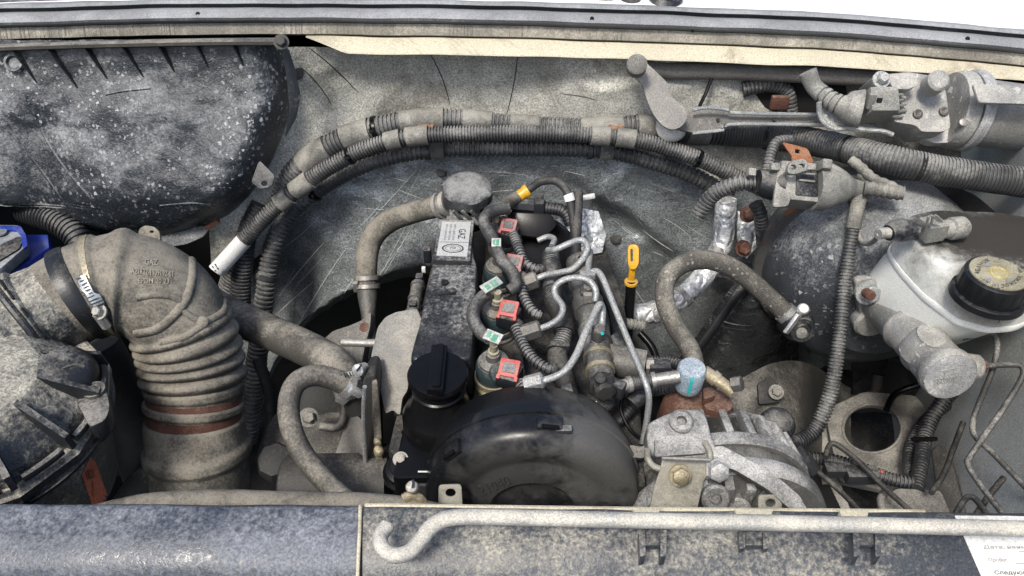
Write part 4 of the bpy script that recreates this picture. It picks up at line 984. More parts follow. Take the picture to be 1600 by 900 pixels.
hp = Path([(860, 398, -.675), (862, 425, -.68), (862, 450, -.685), (868, 475, -.685), (880, 500, -.685), (880, 525, -.69), (872, 548, -.695), (872, 565, -.70), (880, 585, -.70), (888, 620, -.71), (900, 640, -.715)], 14)
mk('conduit', tube(hp, corr=(4.5, .12, .5), seg=16), m_cond, mh_)
for a, b in ((.08, .26), (.34, .56), (.68, 1.0)): mk('tape_wrap', tube(hp, a, b, dr=2.5, seg=16, noise_amp=.04), m_rubdark if a > .3 else m_hose, mh_)
cz = mk('cable_tie', tube(hp, .655, .675, dr=4, seg=16, step=3), m_conddk, mh_)
mk('tie_head', box((884, 542, -.685), (12, 9, 12), bev=2), m_conddk, cz)
# ------------------------------------------------------------------ fuel rail
fr = thing('fuel_rail', 'grey steel fuel rail tube with ports and nuts', 'fuel rail', (930, 600, -.72))
f_ = Path([(905, 410, -.665), (912, 440, -.665), (920, 480, -.667), (930, 530, -.67), (937, 575, -.672), (940, 600, -.674)], 21)
mk('rail', tube(f_, seg=26, step=4, noise_amp=.02), m_pipe, fr)
for t in (.10, .37, .60): mk('port', tube(f_, t, t + .10, dr=3.5, seg=26), m_pipe, fr)
for t in (.80, .90): mk('groove_ring', tube(f_, t, t + .025, dr=2.2, seg=26), m_brass, fr)
mk('end_valve', lathe((941, 602, -.672), Vector((.1, -.85, .2)), [(-4, 23), (6, 22), (8, 18), (20, 17), (24, 12)], 18, rmod=lambda a, h: 1 + .08 * sin(a * 7)), m_dark, fr)
mk('valve_cap', lathe((938, 592, -.655), Vector((0, -.5, 1)), [(-4, 9), (6, 9), (8, 6)], 12), m_dark, fr)
pn = mk('pressure_nut', lathe((935, 522, -.645), Vector((0, -.25, 1)), [(-22, 14), (-10, 14), (-9, 12.5), (14, 12), (17, 9)], 6), m_pipe, fr); mk('paint_dot', lathe((941, 521, -.632), Vector((.1, -.9, .3)), [(0, 3), (1.2, 2.5)], 10), m_teal, pn)
mk('nut', lathe((918, 455, -.645), Vector((0, -.2, 1)), [(-12, 13), (4, 13), (8, 9), (12, 8)], 6), m_pipe, fr)
mk('nut', box((918, 466, -.645), (14, 10, 18), bev=1.5), m_steel, fr)
mk('bracket', plate(rnd([(875, 600), (892, 596), (900, 625), (925, 645), (920, 655), (888, 645), (880, 630)], 4), plane((895, 625, -.69), Vector((0, -.3, 1))), 14, 3), m_pipe, fr)
sv = thing('pressure_sensor', 'grey cylindrical pressure sensor lying right of the fuel rail', 'sensor', (990, 575, -.70))
mk('body', tube([(945, 560, -.69), (975, 566, -.69), (1008, 572, -.69)], r=25, seg=24), m_pipe, sv)
mk('hex_end', lathe((1008, 572, -.69), Vector((1, -.05, 0)), [(0, 14), (12, 14), (14, 10)], 6), m_steel, sv)
mk('plug', box((1030, 575, -.69), (34, 22, 22), bev=4), m_conddk, sv)
# high pressure pipes
pA = [(835, 597, -.655), (858, 592, -.65), (882, 580, -.64), (900, 555, -.632), (915, 520, -.625), (930, 488, -.618), (937, 476, -.615), (941, 484, -.625), (940, 510, -.64)]
pB = [(836, 516, -.66), (860, 507, -.655), (876, 494, -.65), (879, 478, -.645), (868, 462, -.642), (868, 448, -.635), (882, 437, -.628), (905, 434, -.622), (922, 440, -.622), (931, 455, -.63), (930, 470, -.64)]
pC = [(832, 438, -.665), (852, 430, -.66), (874, 426, -.65), (895, 420, -.64), (912, 402, -.63), (918, 385, -.622), (908, 375, -.62), (888, 381, -.622), (868, 390, -.63), (856, 391, -.64)]
pD = [(840, 376, -.66), (856, 370, -.655), (866, 374, -.65), (862, 385, -.65)]
pE = [(922, 392, -.635), (920, 410, -.635), (920, 426, -.63), (933, 424, -.625), (944, 440, -.625), (965, 492, -.64), (988, 548, -.655), (1008, 596, -.665), (1014, 622, -.68), (1011, 655, -.71), (1004, 692, -.74)]
for pts, r, lb, nut in ((pA, 5.8, 'bright galvanised injection pipe to the frontmost injector', (838, 597, -.655, m_zinc)), (pB, 5.1, 'curled injection pipe to the second injector', (836, 515, -.662, m_pipe)),
                        (pC, 5.0, 'looped injection pipe to the third injector', (830, 439, -.667, m_pipe)), (pD, 4.6, 'short injection pipe to the rearmost injector', None), (pE, 5.1, 'long straight galvanised fuel pipe crossing down to the alternator', None)):
    t_ = thing('fuel_pipe', lb, 'pipe', pts[0], 'galvanised fuel pipes')
    mk('line', tube(pts, r=r, seg=14, step=3), m_zinc, t_)
    if nut:
        A = P(*nut[:3]); B = P(*pts[1]); mk('union_nut', lathe(A - (B - A) * .5, B - A, [(-8, 13), (-5, 14), (20, 14), (23, 10)], 6), nut[3], t_)
solo('pipe_clamp', 'small pale clamp where two fuel pipes cross at the rail top', 'clamp', box((918, 430, -.628), (24, 12, 10), bev=2), m_zinc)
# ------------------------------------------------------------------ dipstick
ds = thing('dipstick', 'yellow oil dipstick ring handle in its black tube', 'dipstick', (984, 520, .86))
mk('handle', plate(rnd([(981, 386), (985, 382), (993, 382), (998, 387), (998, 412), (993, 421), (984, 421), (981, 410)], 4), plane((989, 401, .905), Vector((-.35, -.75, .5))), 9, 2, holes=[rnd([(985, 389), (989, 389), (989, 409), (985, 409)], 1.5, 2)]), m_yellow, ds)
mk('stem', box(P(987, 429, .902), (10, 6, 24), bev=2), m_yellow, ds); mk('stop', lathe((986, 441, .90), UP, [(-4, 8), (-2, 10.5), (2, 10.5), (3, 7)], 20), m_yellow, ds)
mk('guide_tube', tube([(986, 440, .90), (984, 475, .885), (981, 515, .865), (978, 560, .84)], r=8, seg=14), m_oil, ds)
# ------------------------------------------------------------------ low wiring in front of the alternator
lw = thing('glow_plug_lead', 'corrugated lead with a white GLOW PLUG 1 tag beside the belt cover', 'lead', (960, 690, -.78))
mk('conduit', tube([(925, 655, -.70), (938, 640, -.705), (952, 626, -.71), (945, 612, -.70)], r=11, corr=(5.5, .2, .5), seg=14), m_cond, lw)
mk('conduit', tube([(955, 668, -.745), (972, 655, -.74), (985, 640, -.735), (1000, 625, -.735)], r=8.5, corr=(5, .2, .5), seg=12), m_conddk, lw)
tq = [(946, 667), (959, 660), (974, 690), (961, 698)]
tp = plane((960, 680, -.70), Vector((0, -.5, 1)))
tgp = plate(tq, tp, 3, .4); tt_ = mk('tag', tgp, m_paper, lw)
mk('tag_lettering', conform(text2d('GLOW PLUG 1', [(970, 692), (950, 663), (956, 661), (975, 689)][0:1] + [(954.5, 665)] + [(948.5, 668), (963, 696)]), tgp, .0006), m_ink, tt_)
mk('tag', plate([(926, 628), (933, 626), (932, 654), (942, 656), (928, 652)], plane((930, 640, -.71), Vector((0, -.5, 1))), 2, .3), m_paper, lw)
solo('wire_bundle', 'dark taped wire bundle right of the fuel rail end', 'wires', wobble(join(tube([(955, 525, -.68), (968, 545, -.69), (990, 560, -.70), (1010, 568, -.705)], r=15, seg=14), tube([(985, 632, -.72), (1000, 618, -.715), (1005, 600, -.71)], r=15, seg=12)), .002, 60), m_conddk)
solo('valve_plug', 'dark wiring plug on the end of the fuel rail', 'plug', box((962, 606, -.675), (30, 20, 26), (Vector((.85, -.5, 0)).normalized(), Vector((.5, .85, 0)).normalized(), UP), 4), m_conddk)
bp2 = thing('braided_pipe', 'stainless braided fuel pipe running right to the blue banjo nut', 'pipe', (1000, 595, -.68))
bq = Path([(950, 608, -.675), (985, 600, -.675), (1020, 594, -.672), (1062, 588, -.665)], 10)
mk('line', tube(bq, seg=16), m_steel, bp2); mk('braid', tube(bq, .32, .64, dr=1.5, corr=(3, .12), seg=16), m_cond, bp2)
for a, b in ((.10, .14), (.28, .34), (.62, .68)): mk('ferrule', tube(bq, a, b, dr=3, seg=16), m_steel, bp2)

# thin loose wires over the head
for i, (pts, lb) in enumerate((([(905, 400, -.64), (925, 430, -.66), (950, 480, -.69), (958, 530, -.70)], 'thin black wire falling right of the fuel rail'),
                               ([(838, 545, -.70), (850, 552, -.70), (868, 548, -.69)], 'thin black wire stub at the harness tie'),
                               ([(1010, 690, -.74), (985, 672, -.74), (970, 640, -.73), (975, 615, -.72)], 'thin dark wire beside the long fuel pipe'))):
    solo('loose_wire', lb, 'wire', tube(pts, r=2.8, seg=8), m_oil)
# ================================================================== looms over the bulkhead
A_ = thing('main_loom', 'thick taped corrugated loom arching highest over the bulkhead, the rearmost one', 'loom', (900, 200, 1.08))
ap = Path([(360, 450, 1.03, 19), (385, 380, 1.045, 20), (420, 318, 1.06, 20), (470, 262, 1.07, 21), (540, 218, 1.08, 20), (620, 195, 1.085, 19), (700, 188, 1.085, 18), (800, 195, 1.085, 16), (900, 202, 1.085, 17), (1000, 200, 1.083, 20), (1100, 204, 1.095, 22), (1200, 210, 1.085, 23), (1290, 226, 1.03, 21), (1380, 247, .955, 22), (1480, 268, .925, 22.5), (1680, 296, .89, 23)], 20)
mk('conduit', tube(ap, 0, .66, corr=(6.6, .13, .5), seg=20), m_cond, A_); mk('conduit', tube(ap, .655, 1., corr=(5.2, .07, .6), seg=22, dr=.5), m_cond, A_)
for a, b in ((.19, .225), (.245, .275), (.31, .355), (.375, .405), (.425, .455), (.50, .545), (.56, .60), (.615, .64)):
    mk('tape_wrap', tube(ap, a, b, dr=1.5, seg=20, noise_amp=.03), m_tape, A_)
for a, b in ((.70, .705), (.79, .794), (.86, .864)): mk('split', tube(ap, a, b, dr=.8, seg=20), m_void, A_)
B_ = thing('front_conduit', 'foremost pale corrugated conduit arching across the bulkhead with a white paper tag', 'conduit', (700, 215, 1.05))
bq_ = Path([(338, 424, .955, 13), (370, 388, .98, 12.5), (412, 342, 1.0, 12.5), (440, 316, 1.015, 12.5), (500, 270, 1.03, 12.5), (570, 233, 1.045, 12.5), (640, 214, 1.05, 12.5), (720, 209, 1.05, 12.5), (820, 208, 1.05, 12.5), (930, 212, 1.05, 12.5), (1000, 220, 1.045, 12.5), (1080, 244, 1.035, 12.5), (1150, 276, 1.02, 12.5), (1200, 300, 1.01, 12)], 14)
mk('conduit', tube(bq_, .07, 1., corr=(4.8, .2, .5), seg=16), m_cond, B_)
mk('paper_tag', tube(bq_, .0, .07, dr=1.5, seg=16, flat=.8), m_paper, B_, label='white paper tag with smudged print')
TB = tube(bq_, .0, .07, dr=1.5, seg=16, flat=.8).bvh()
mk('tag_lettering', conform(text2d('III', [(327, 420), (337, 412), (342, 420), (332, 428)]), TB, .0006), m_ink, B_)
mk('tag_lettering', conform(text2d('452-40', [(334, 433), (350, 420), (353, 424), (337, 437)]), TB, .0006), m_inkgrey, B_)
for a, b in ((.155, .18), (.19, .225), (.365, .39), (.40, .435), (.695, .725), (.735, .765)): mk('tape_wrap', tube(bq_, a, b, dr=3, seg=16, noise_amp=.05), m_tape, B_)
C_ = thing('lower_conduit', 'lowest corrugated conduit following the arch below the pale one and dropping at left', 'conduit', (410, 600, .95))
cq = Path([(384, 690, .86, 17), (394, 620, .90, 17), (404, 540, .94, 16), (414, 460, .975, 15), (424, 395, 1.01, 14.5), (446, 345, 1.04, 13), (500, 297, 1.06, 11), (580, 256, 1.07, 11), (680, 236, 1.075, 11), (800, 234, 1.075, 11), (940, 237, 1.075, 11), (1040, 260, 1.065, 12), (1100, 283, 1.055, 13), (1140, 310, 1.045, 13)], 16)
mk('conduit', tube(cq, corr=(7.5, .16, .45), seg=16), m_cond, C_)
for a in (.255, .57, .79): mk('cable_tie', tube(cq, a, a + .006, dr=2.5, seg=16), m_conddk, C_)
mk('clip', box((683, 232, 1.06), (22, 14, 28), bev=3), m_cond, C_); mk('clip', box((948, 237, 1.06), (22, 14, 24), bev=3), m_cond, C_)
solo('left_conduit', 'dark corrugated conduit dropping behind the white paper tag', 'conduit', tube([(408, 320, 1.03), (385, 370, 1.01), (378, 420, .99), (376, 470, .97), (380, 520, .95)], r=16, corr=(6, .12, .5), seg=16), m_conddk)
solo('left_conduit', 'corrugated hose end showing under the black housing left of the elbow', 'conduit', tube([(40, 330, 1.0), (85, 345, .97), (115, 365, .95), (135, 395, .93)], r=20, corr=(7, .12, .5), seg=16), m_conddk)
for u, v, r in ((665, 199, 14), (962, 201, 14), (430, 309, 13)):
    solo('loom_clip', {665: 'rusty round clip on the arch left of centre', 962: 'rusty round clip on the arch near the wiper arm', 430: 'rusty bright-rimmed clip at the left end of the arch'}[u], 'clip', lathe((u, v, 1.062), Vector((0, -.1, 1)), [(-6, r), (0, r), (3, r * .85), (2, r * .6), (3, 2)], 20), m_rustor if u != 430 else m_brass, 'rusty loom clips')

# ------------------------------------------------------------------ wiper linkage
wl = thing('wiper_crank', 'pitted grey crank arm of the wiper linkage below the cream flange', 'wiper crank', (1050, 190, 1.03))
pw = plane((1020, 150, 1.045), Vector((-.1, -.75, .65)))
mk('arm', plate(rnd([(978, 96), (1006, 94), (1030, 116), (1044, 130), (1048, 150), (1070, 168), (1076, 182), (1066, 198), (1050, 204), (1034, 196), (1020, 178), (1010, 155), (1004, 132), (985, 112)], 7), pw, 7, 2), m_arm, wl)
mk('pivot', lathe((1057, 180, 1.035), Vector((-.1, -.75, .65)), [(-2, 13), (3, 13), (4, 11), (4.5, 6), (6, 5)], 24), m_arm, wl)
mk('ball_joint', lathe((1050, 196, 1.05), Vector((-.1, -.75, .65)), [(-20, 24), (-4, 25), (0, 20)], 24), m_steel, wl)
mk('spindle', lathe((995, 102, 1.04), Vector((-.1, -.75, .65)), [(-14, 16), (6, 16), (9, 12)], 24), m_ffloor, wl)
wr = thing('wiper_rod', 'long channel section wiper push rod with bright edges', 'wiper rod', (1180, 185, 1.04))
mk('web', plate(rnd([(1052, 200), (1080, 172), (1100, 168), (1140, 172), (1160, 176), (1420, 180), (1420, 197), (1160, 195), (1130, 203), (1085, 208)], 4), plane((1180, 186, 1.05), Vector((0, -.75, .66))), 5, 1), m_ffloor, wr)
for q in ([(1082, 172, 1.043), (1105, 168, 1.043), (1140, 172, 1.043), (1160, 177, 1.043), (1420, 181, 1.043)], [(1082, 208, 1.038), (1130, 203, 1.038), (1155, 194, 1.038), (1420, 198, 1.038)]):
    mk('edge_flange', tube(q, r=3, seg=8, step=8), m_zinc, wr)
for u in (1122, 1210): mk('rivet', lathe((u, 187, 1.045), Vector((0, -.75, .66)), [(-1, 3), (1.5, 2.6)], 10), m_dark, wr)
solo('wiper_frame_tube', 'grey wiper frame tube running under the cream flange', 'tube', tube([(1000, 104, 1.115), (1030, 109, 1.118), (1050, 111, 1.12), (1150, 112, 1.12), (1280, 118, 1.12), (1420, 126, 1.115)], r=13, seg=20), m_ffloor)
solo('trunking', 'dark elbow hose in the gap behind the wiper rod', 'hose', join(tube([(1160, 140, 1.13), (1200, 132, 1.13), (1228, 142, 1.13), (1235, 175, 1.12)], r=12, corr=(6, .15), seg=14)), m_cond)
solo('cowl_shade_plate', 'black plate painted as the dark of an opening behind the wiper rod', 'opening', plate([(1100, 118), (1320, 122), (1330, 182), (1180, 176), (1175, 126)], plane((1250, 150, 1.135), Vector((0, -1, .1))), 5, 1), m_void)  # black plate carries the opening's shade in its colour
solo('black_cord', 'thin black cord crossing behind the wiper rod', 'cord', tube([(1112, 122, 1.11), (1103, 145, 1.10), (1093, 166, 1.085)], r=3, seg=8), m_oil)
solo('brown_plug', 'small brown plug in the opening behind the wiper rod', 'plug', box((1218, 160, 1.11), (28, 10, 22), bev=3), m_rust)
wm = thing('wiper_motor', 'dusty cast wiper motor with round drum at the upper right', 'motor', (1450, 220, 1.0))
nwm = Vector((-.05, -.7, .7)).normalized(); pm = plane((1410, 165, 1.0), nwm)
mk('gearbox', plate(rnd([(1362, 118), (1420, 112), (1455, 118), (1478, 140), (1486, 200), (1474, 206), (1440, 206), (1432, 196), (1396, 190), (1388, 150)], 7), pm, 60, 5), m_mc, wm)
mk('gear_cover', plate(rnd([(1385, 116), (1430, 114), (1436, 132), (1420, 140), (1395, 138)], 6), plane((1410, 128, .992), nwm), 20, 3), m_mc, wm)
for k in range(4): mk('cooling_rib', box(P(1404 + k * .5, 152 + k * 10, .992), (22, 8, 4), bev=1.5), m_mc, wm)
dr_ = mk('drum', lathe((1492, 172, 1.03), Vector((1, -.05, -.1)), [(-12, 56), (0, 60), (8, 60), (10, 52), (118, 50), (126, 46)], 40), m_mc, wm)
mk('drum_ring', lathe((1505, 172, 1.03), Vector((1, -.05, -.1)), [(0, 58), (4, 62), (14, 62), (18, 58)], 40), m_alu, dr_)
mk('drum_plate', plate(rnd([(1520, 130), (1625, 137), (1625, 163), (1530, 160)], 5), plane((1560, 148, .965), Vector((0, -.55, .85))), 6, 1.5), m_mc, dr_)
for u, v in ((1434, 178), (1475, 174)): mk('screw', lathe((u, v, .988), nwm, [(-3, 7), (2, 7), (3, 5), (1.5, 3)], 14), m_pipe, wm)
mk('stud_bolt', hexbolt((1376, 125, .995), nwm, 9, 12), m_zinc, wm)
mk('round_cap', lathe((1464, 128, .985), nwm, [(-20, 17), (6, 17), (10, 13), (11, 2)], 24), m_mc, wm)
mk('lower_ear', wobble(plate(rnd([(1416, 196), (1470, 202), (1500, 195), (1516, 200), (1490, 222), (1460, 224), (1430, 212)], 5), plane((1460, 210, 1.0), nwm), 20, 4), .001, 80), m_alu, wm)
mk('drum_bolt', lathe((1503, 192, .975), Vector((0, -.7, .7)), [(-3, 6), (4, 6), (5, 3)], 12), m_steel, wm)
cn = thing('motor_plug', 'grey square wiring plug with a ribbed rubber boot at the wiper motor', 'plug', (1350, 190, .98))
X = Vector((1, 0, 0)); pc = P(1370, 165, .985)
mk('plug_body', box(pc, (44, 40, 58), (X, Vector((0, .75, .66)), Vector((0, -.66, .75))), 5), m_cgrey, cn)
mk('lock_tab', box(P(1361, 158, .965), (10, 8, 24), bev=1), m_cgrey, cn); mk('lock_window', box(P(1374, 157, .964), (8, 3, 8), bev=.5), m_void, cn)
for k in range(5): mk('pin_rib', box(P(1400, 148 + k * 8.5, .985), (22, 6, 4), bev=1.5), m_cgrey, cn)
mb_ = Path([(1262, 112, 1.04, 14), (1272, 135, 1.03, 13), (1292, 152, 1.01, 14), (1312, 164, .995, 16), (1328, 168, .99, 26), (1346, 170, .985, 30)], 14)
mk('boot', tube(mb_, .70, 1., seg=22), m_cgrey, cn)
mk('boot_ribs', tube(mb_, .36, .72, corr=(9, .2, .5), seg=18), m_cgrey, cn); mk('lead', tube(mb_, 0, .38, seg=18), m_cgrey, cn)
solo('motor_bracket', 'bright crescent bracket below the motor plug', 'bracket', wobble(join(tube([(1280, 160, 1.0), (1282, 185, .995), (1300, 200, .99), (1340, 202, .985), (1375, 204, .98), (1396, 211, .975)], r=4, seg=8), plate(rnd([(1284, 160), (1310, 180), (1345, 194), (1330, 200), (1300, 198), (1286, 186)], 4), plane((1310, 188, 1.0), nwm), 5, 1)), .001, 60), m_zinc)

# ------------------------------------------------------------------ brake booster
bo = thing('brake_booster', 'big round black brake booster with a rusty crimped seam', 'brake booster', (1370, 560, .9))
bO = P(1342, 394, 1.0); bax = Vector((.0, -1, -.06)); bpx = mpp(bO)
mk('rear_shell', lathe(bO, bax, [(-60, 110), (-34, 146), (0, 156), (8, 158), (14, 158)], 80, px=bpx), m_boost, bo)
mk('seam', lathe(bO, bax, [(10, 155), (13, 166), (21, 166), (24, 152)], 80, px=bpx, rmod=lambda a, h: 1 + .008 * (sin(a * 14) > .2)), M('rusty crimped seam', (.06, .06, .06), (.17, .165, .15), .4, .6, bump=.9, blotch=18, rust=.48), bo)
bg = lathe(bO, bax, [(24, 154), (60, 152), (92, 144), (114, 130), (124, 112), (130, 90), (140, 80), (142, 50), (142, 4)], 80, px=bpx)
mk('front_shell', bg, m_boost, bo); BG = bg.bvh()
vv = mk('vacuum_valve', lathe((1250, 512, .80), Vector((.02, -.75, .3)), [(-30, 26), (-4, 25), (0, 22), (8, 21), (12, 19), (12, 13), (8, 12), (9, 9), (11, 8), (11, 2)], 28), m_black, bo)
mk('valve_core', lathe((1252, 520, .788), Vector((.02, -.75, .3)), [(0, 9), (3, 8.5), (4, 3)], 20), m_shield, vv)
vh = thing('vacuum_hose', 'braided vacuum hose arching from the blue banjo nut to the brake booster', 'hose', (1080, 560, .75))
vp = Path([(1086, 575, .705), (1078, 545, .73), (1055, 510, .77), (1039, 470, .80), (1042, 435, .83), (1070, 411, .85), (1110, 407, .86), (1150, 422, .855), (1190, 454, .84), (1222, 484, .825), (1246, 506, .812)], 15)
mk('tube', tube(vp, seg=22, step=4, noise_amp=.03), m_braid, vh)
vcmp = mk('clamp', tube(vp, .93, .955, dr=2.5, seg=22, step=3), m_clamp, vh)
mk('clamp_strap', box((1238, 506, .79), (36, 6, 12), axes_to((1226, 520, .79), (1248, 490, .80)), 1.5), m_clamp, vcmp)
mk('clamp_screw', lathe((1254, 484, .80), Vector((-.1, -.5, .8)), [(-8, 7), (0, 9), (6, 9), (8, 7)], 18), m_clamp, vcmp)
# master cylinder
mc = thing('master_cylinder', 'grey aluminium brake master cylinder below the white reservoir', 'master cylinder', (1480, 600, .68))
mA, mB = P(1375, 470, .85), P(1484, 588, .655); max_ = mB - mA; mL = max_.length / mpp(mB)
mk('barrel', lathe(mB, -max_, [(-2, 40), (3, 43), (16, 43), (20, 40), (70, 39), (74, 42), (78, 42), (82, 38), (140, 37), (144, 40), (150, 40), (154, 37), (mL * 1.05, 38)], 40), m_mc, mc)
mk('end_cap', lathe(mB, max_, [(-2, 40), (2, 39), (2.6, 36), (2.6, 2)], 40), m_alu, mc)
ec = lathe(mB, max_, [(-2, 40), (2, 39), (2.6, 36), (2.6, 2)], 40).bvh()
mk('cast_lettering', conform(text2d('22M0252', [(1462, 592), (1503, 586), (1504, 594), (1463, 600)]), ec, .0005, .0008), m_mc, mc)
mk('cast_lettering', conform(text2d('T T', [(1470, 579), (1496, 574), (1497, 582), (1471, 587)]), ec, .0005, .0008), m_mc, mc)
mk('flange', plate(rnd([(1336, 438), (1366, 436), (1380, 460), (1400, 500), (1380, 512), (1360, 515), (1342, 490)], 9), plane((1365, 475, .84), Vector((0, -1, .1))), 14, 3), m_mc, mc)
fn_ = mk('flange_nut', hexbolt((1354, 455, .832), Vector((.05, -.9, .35)), 15, 14, 1.35, 6), m_zinc, mc); mk('stud', lathe((1356, 459, .812), Vector((.05, -.9, .35)), [(-6, 8), (10, 8), (12, 6)], 14), m_rust, fn_)
mk('lower_lug', lathe((1358, 495, .85), FRONT, [(-6, 28), (14, 28), (18, 24), (18, 4)], 24), m_mc, mc)
mk('port', lathe((1450, 530, .70), Vector((.1, -.2, 1)), [(-40, 26), (0, 25), (4, 22), (10, 22)], 24), m_mc, mc)
ob_ = mk('outlet_boss', lathe((1490, 572, .685), Vector((1, -.15, .1)), [(-20, 26), (10, 22), (36, 19), (40, 15)], 24), m_mc, mc)
mk('union_nut', lathe((1530, 572, .68), Vector((1, -.15, .1)), [(0, 11), (9, 11), (10, 7)], 6), m_rust, ob_)
# reservoir
rs = thing('brake_reservoir', 'milky white brake fluid reservoir with a black screw cap', 'reservoir', (1490, 500, -.74))
seam_o = rnd([(1383, 392), (1396, 376), (1440, 366), (1540, 370), (1612, 381), (1638, 425), (1626, 494), (1590, 514), (1545, 517), (1495, 503), (1440, 462), (1405, 424)], 13, 4)
seam_w = [P(u, v, -.645) for u, v in seam_o]; cW = sum(seam_w, Vector()) / len(seam_w)
def ring_(sc, dz, sh=0.): return [cW + (p - cW) * sc + Vector((-.022 * sh, .030 * sh, dz)) * K for p in seam_w]
rg_ = mk('tank', loft([ring_(.72, -.086, 1.2), ring_(.79, -.083, 1.1), ring_(.84, -.070, .95), ring_(.92, -.020, .3), ring_(.96, -.004)]), m_resv, rs)
mk('seam_ridge', loft([ring_(.955, -.007), ring_(.985, -.006), ring_(.995, -.003), ring_(.995, .001), ring_(.985, .003), ring_(.955, .004)], cap=False), m_resv, rs)
tl = loft([ring_(.975, .002), ring_(.968, .024), ring_(.955, .038), ring_(.925, .046), ring_(.87, .049), ring_(.6, .050), ring_(.3, .050), ring_(.05, .050)]); mk('top', tl, M('milky plastic with a grime patch', (.62, .625, .59), (.46, .455, .425), .30, .35, bump=.1, blotch=24, contrast=.18, sss=.2, up=.1, spots=[(P(1500, 362, -.596), .058, (.03, .027, .023), 1.0, .8, .5), (P(1600, 372, -.596), .066, (.032, .028, .024), 1.0, .8, .5), (P(1544, 458, -.599), .041, (.12, .095, .065), .85, .6, .35)]), rs); TL = tl.bvh()
mk('moulded_mark', conform(text2d('МАХ', [(1414, 452), (1428, 462), (1427, 468), (1413, 458)]), loft([ring_(.84, -.070, .95), ring_(.92, -.02, .3)], False), .0006), m_inkgrey, rs)
cpo = P(1544, 458, -.599)
mk('cap_collar', lathe(cpo, UP, [(-8, 55), (2, 54), (4, 51)], 40), m_capblk, rs)
rc_ = mk('cap', lathe(cpo, UP, [(-4, 47), (2, 49), (30, 48), (36, 46.5), (39, 42), (39.5, 3)], 120, rmod=lambda a, h: 1 - (.028 * max(0, sin(a * 18)) if 0 < h < 32 else 0)), m_capblk, rs)
ctp = lathe(cpo, UP, [(38, 41.5), (41, 41), (41.5, 37), (41.5, 3)], 40); mk('cap_top', ctp, m_captop, rc_); CT = ctp.bvh()
tc_ = cpo + UP * (41.5 * mpp(cpo)); cu_, cv_ = uv_of(tc_)
mk('cap_centre', lathe(tc_, UP, [(0, 15), (2, 14), (2.4, 11), (1, 9), (1.5, 3)], 24), M('dull yellow knob', (.40, .32, .08), (.36, .32, .21), .5, .6, bump=.3), rc_, label='yellow dusty centre knob')
for k, chh in enumerate('БАЧОК ТОРМОЗНОЙ ЖИДКОСТИ DOT 4'):
    if chh == ' ': continue
    a = -pi * .95 + k * 2 * pi / 30; R1, R2 = 38, 30; fs = .66
    c_ = lambda R, da: (cu_ + R * cos(a + da), cv_ + R * fs * sin(a + da))
    mk('cap_lettering', conform(text2d(chh, [c_(R1, -.075), c_(R1, .075), c_(R2, .075), c_(R2, -.075)]), CT, .0007), m_ink, rc_)
for a in (2.3, .9, 3.9): 
    c_ = lambda R, da: (cu_ + R * cos(a + da), cv_ + R * .66 * sin(a + da))
    mk('cap_symbol', conform(sheet2d([c_(30, -.25), c_(30, .25), c_(20, .1), c_(20, -.1)], 2, 2), CT, .0007), m_inkgrey, rc_)
mk('hairline_crack', tube(surf_path([(1570, 473), (1566, 490), (1560, 505)], TL, .0), r=.7, seg=5), m_rubdark, rs) if len(surf_path([(1570, 473), (1566, 490), (1560, 505)], TL, 0)) > 2 else None
# level sensor plug on the reservoir
lv = thing('level_sensor_plug', 'grey level sensor plug with a black boot above the reservoir', 'plug', (1440, 370, -.62))
yl = -.575
mk('boot', tube([(1388, 364, yl), (1402, 360, yl), (1422, 361, yl), (1436, 364, yl)], r=17, seg=20, rfun=lambda f, tt, rr: rr * (.75 + .35 * sin(pi * min(1, f * 1.1)))), m_blkgl, lv)
mk('plug_body', box((1455, 358, yl), (34, 32, 30), axes_to((1430, 364, yl), (1480, 356, yl)), 3), m_cgrey, lv)
for k in range(2): mk('wire_latch', tube([(1448 + k * 7, 350, yl + .02), (1453 + k * 7, 336, yl + .035), (1468 + k * 4, 346, yl + .025)], r=2, seg=8), m_cgrey, lv)
mk('socket', lathe((1478, 358, yl), Vector((1, .15, 0)), [(-6, 14), (0, 15), (6, 15), (8, 18), (28, 18), (34, 13)], 20), m_captop if False else m_cgrey, lv)
mk('tail', tube([(1390, 364, yl), (1380, 364, yl), (1372, 366, yl)], r=9, seg=12), m_cgrey, lv)
mk('wire', tube([(1374, 366, yl), (1364, 378, -.62), (1350, 380, -.64), (1342, 368, -.64), (1345, 340, .93)], r=4, seg=10), m_cgrey, lv)

# ------------------------------------------------------------------ big grey connector and its conduits
gc = thing('harness_connector', 'big dusty grey harness connector with a tapered boot above the booster', 'connector', (1260, 320, .92))
gy = .915; gx = axes_to((1200, 286, gy), (1340, 296, gy))
gN = Vector((0, -.7, .72)); gX = (P(1330, 296, gy) - P(1205, 284, gy)).normalized(); gN = (gN - gX * gN.dot(gX)).normalized(); gY = gN.cross(gX); gax = (gX, gY, gN)
def gp(u, v, d=0): return P(u, v, gy) + gN * (d * mpp(P(u, v, gy)))
mk('shell', box(gp(1244, 288), (70, 62, 44), gax, 6), m_cgrey, gc)
mk('dark_core', box(gp(1250, 291, 22), (36, 44, 8), gax, 2), m_black, gc)
for k in range(3): mk('core_rib', box(gp(1248, 278 + k * 11, 27), (26, 3, 4), gax, .8), m_cgrey, gc)
mk('lever_plate', plate(rnd([(1216, 262), (1236, 258), (1238, 300), (1232, 322), (1208, 324), (1212, 290)], 5), (gp(1225, 290, 25), gN), 7, 2), m_cgrey, gc)
mk('lever_step', plate(rnd([(1214, 290), (1224, 289), (1223, 312), (1212, 313)], 3), (gp(1218, 300, 29), gN), 5, 1.5), m_cgrey, gc)
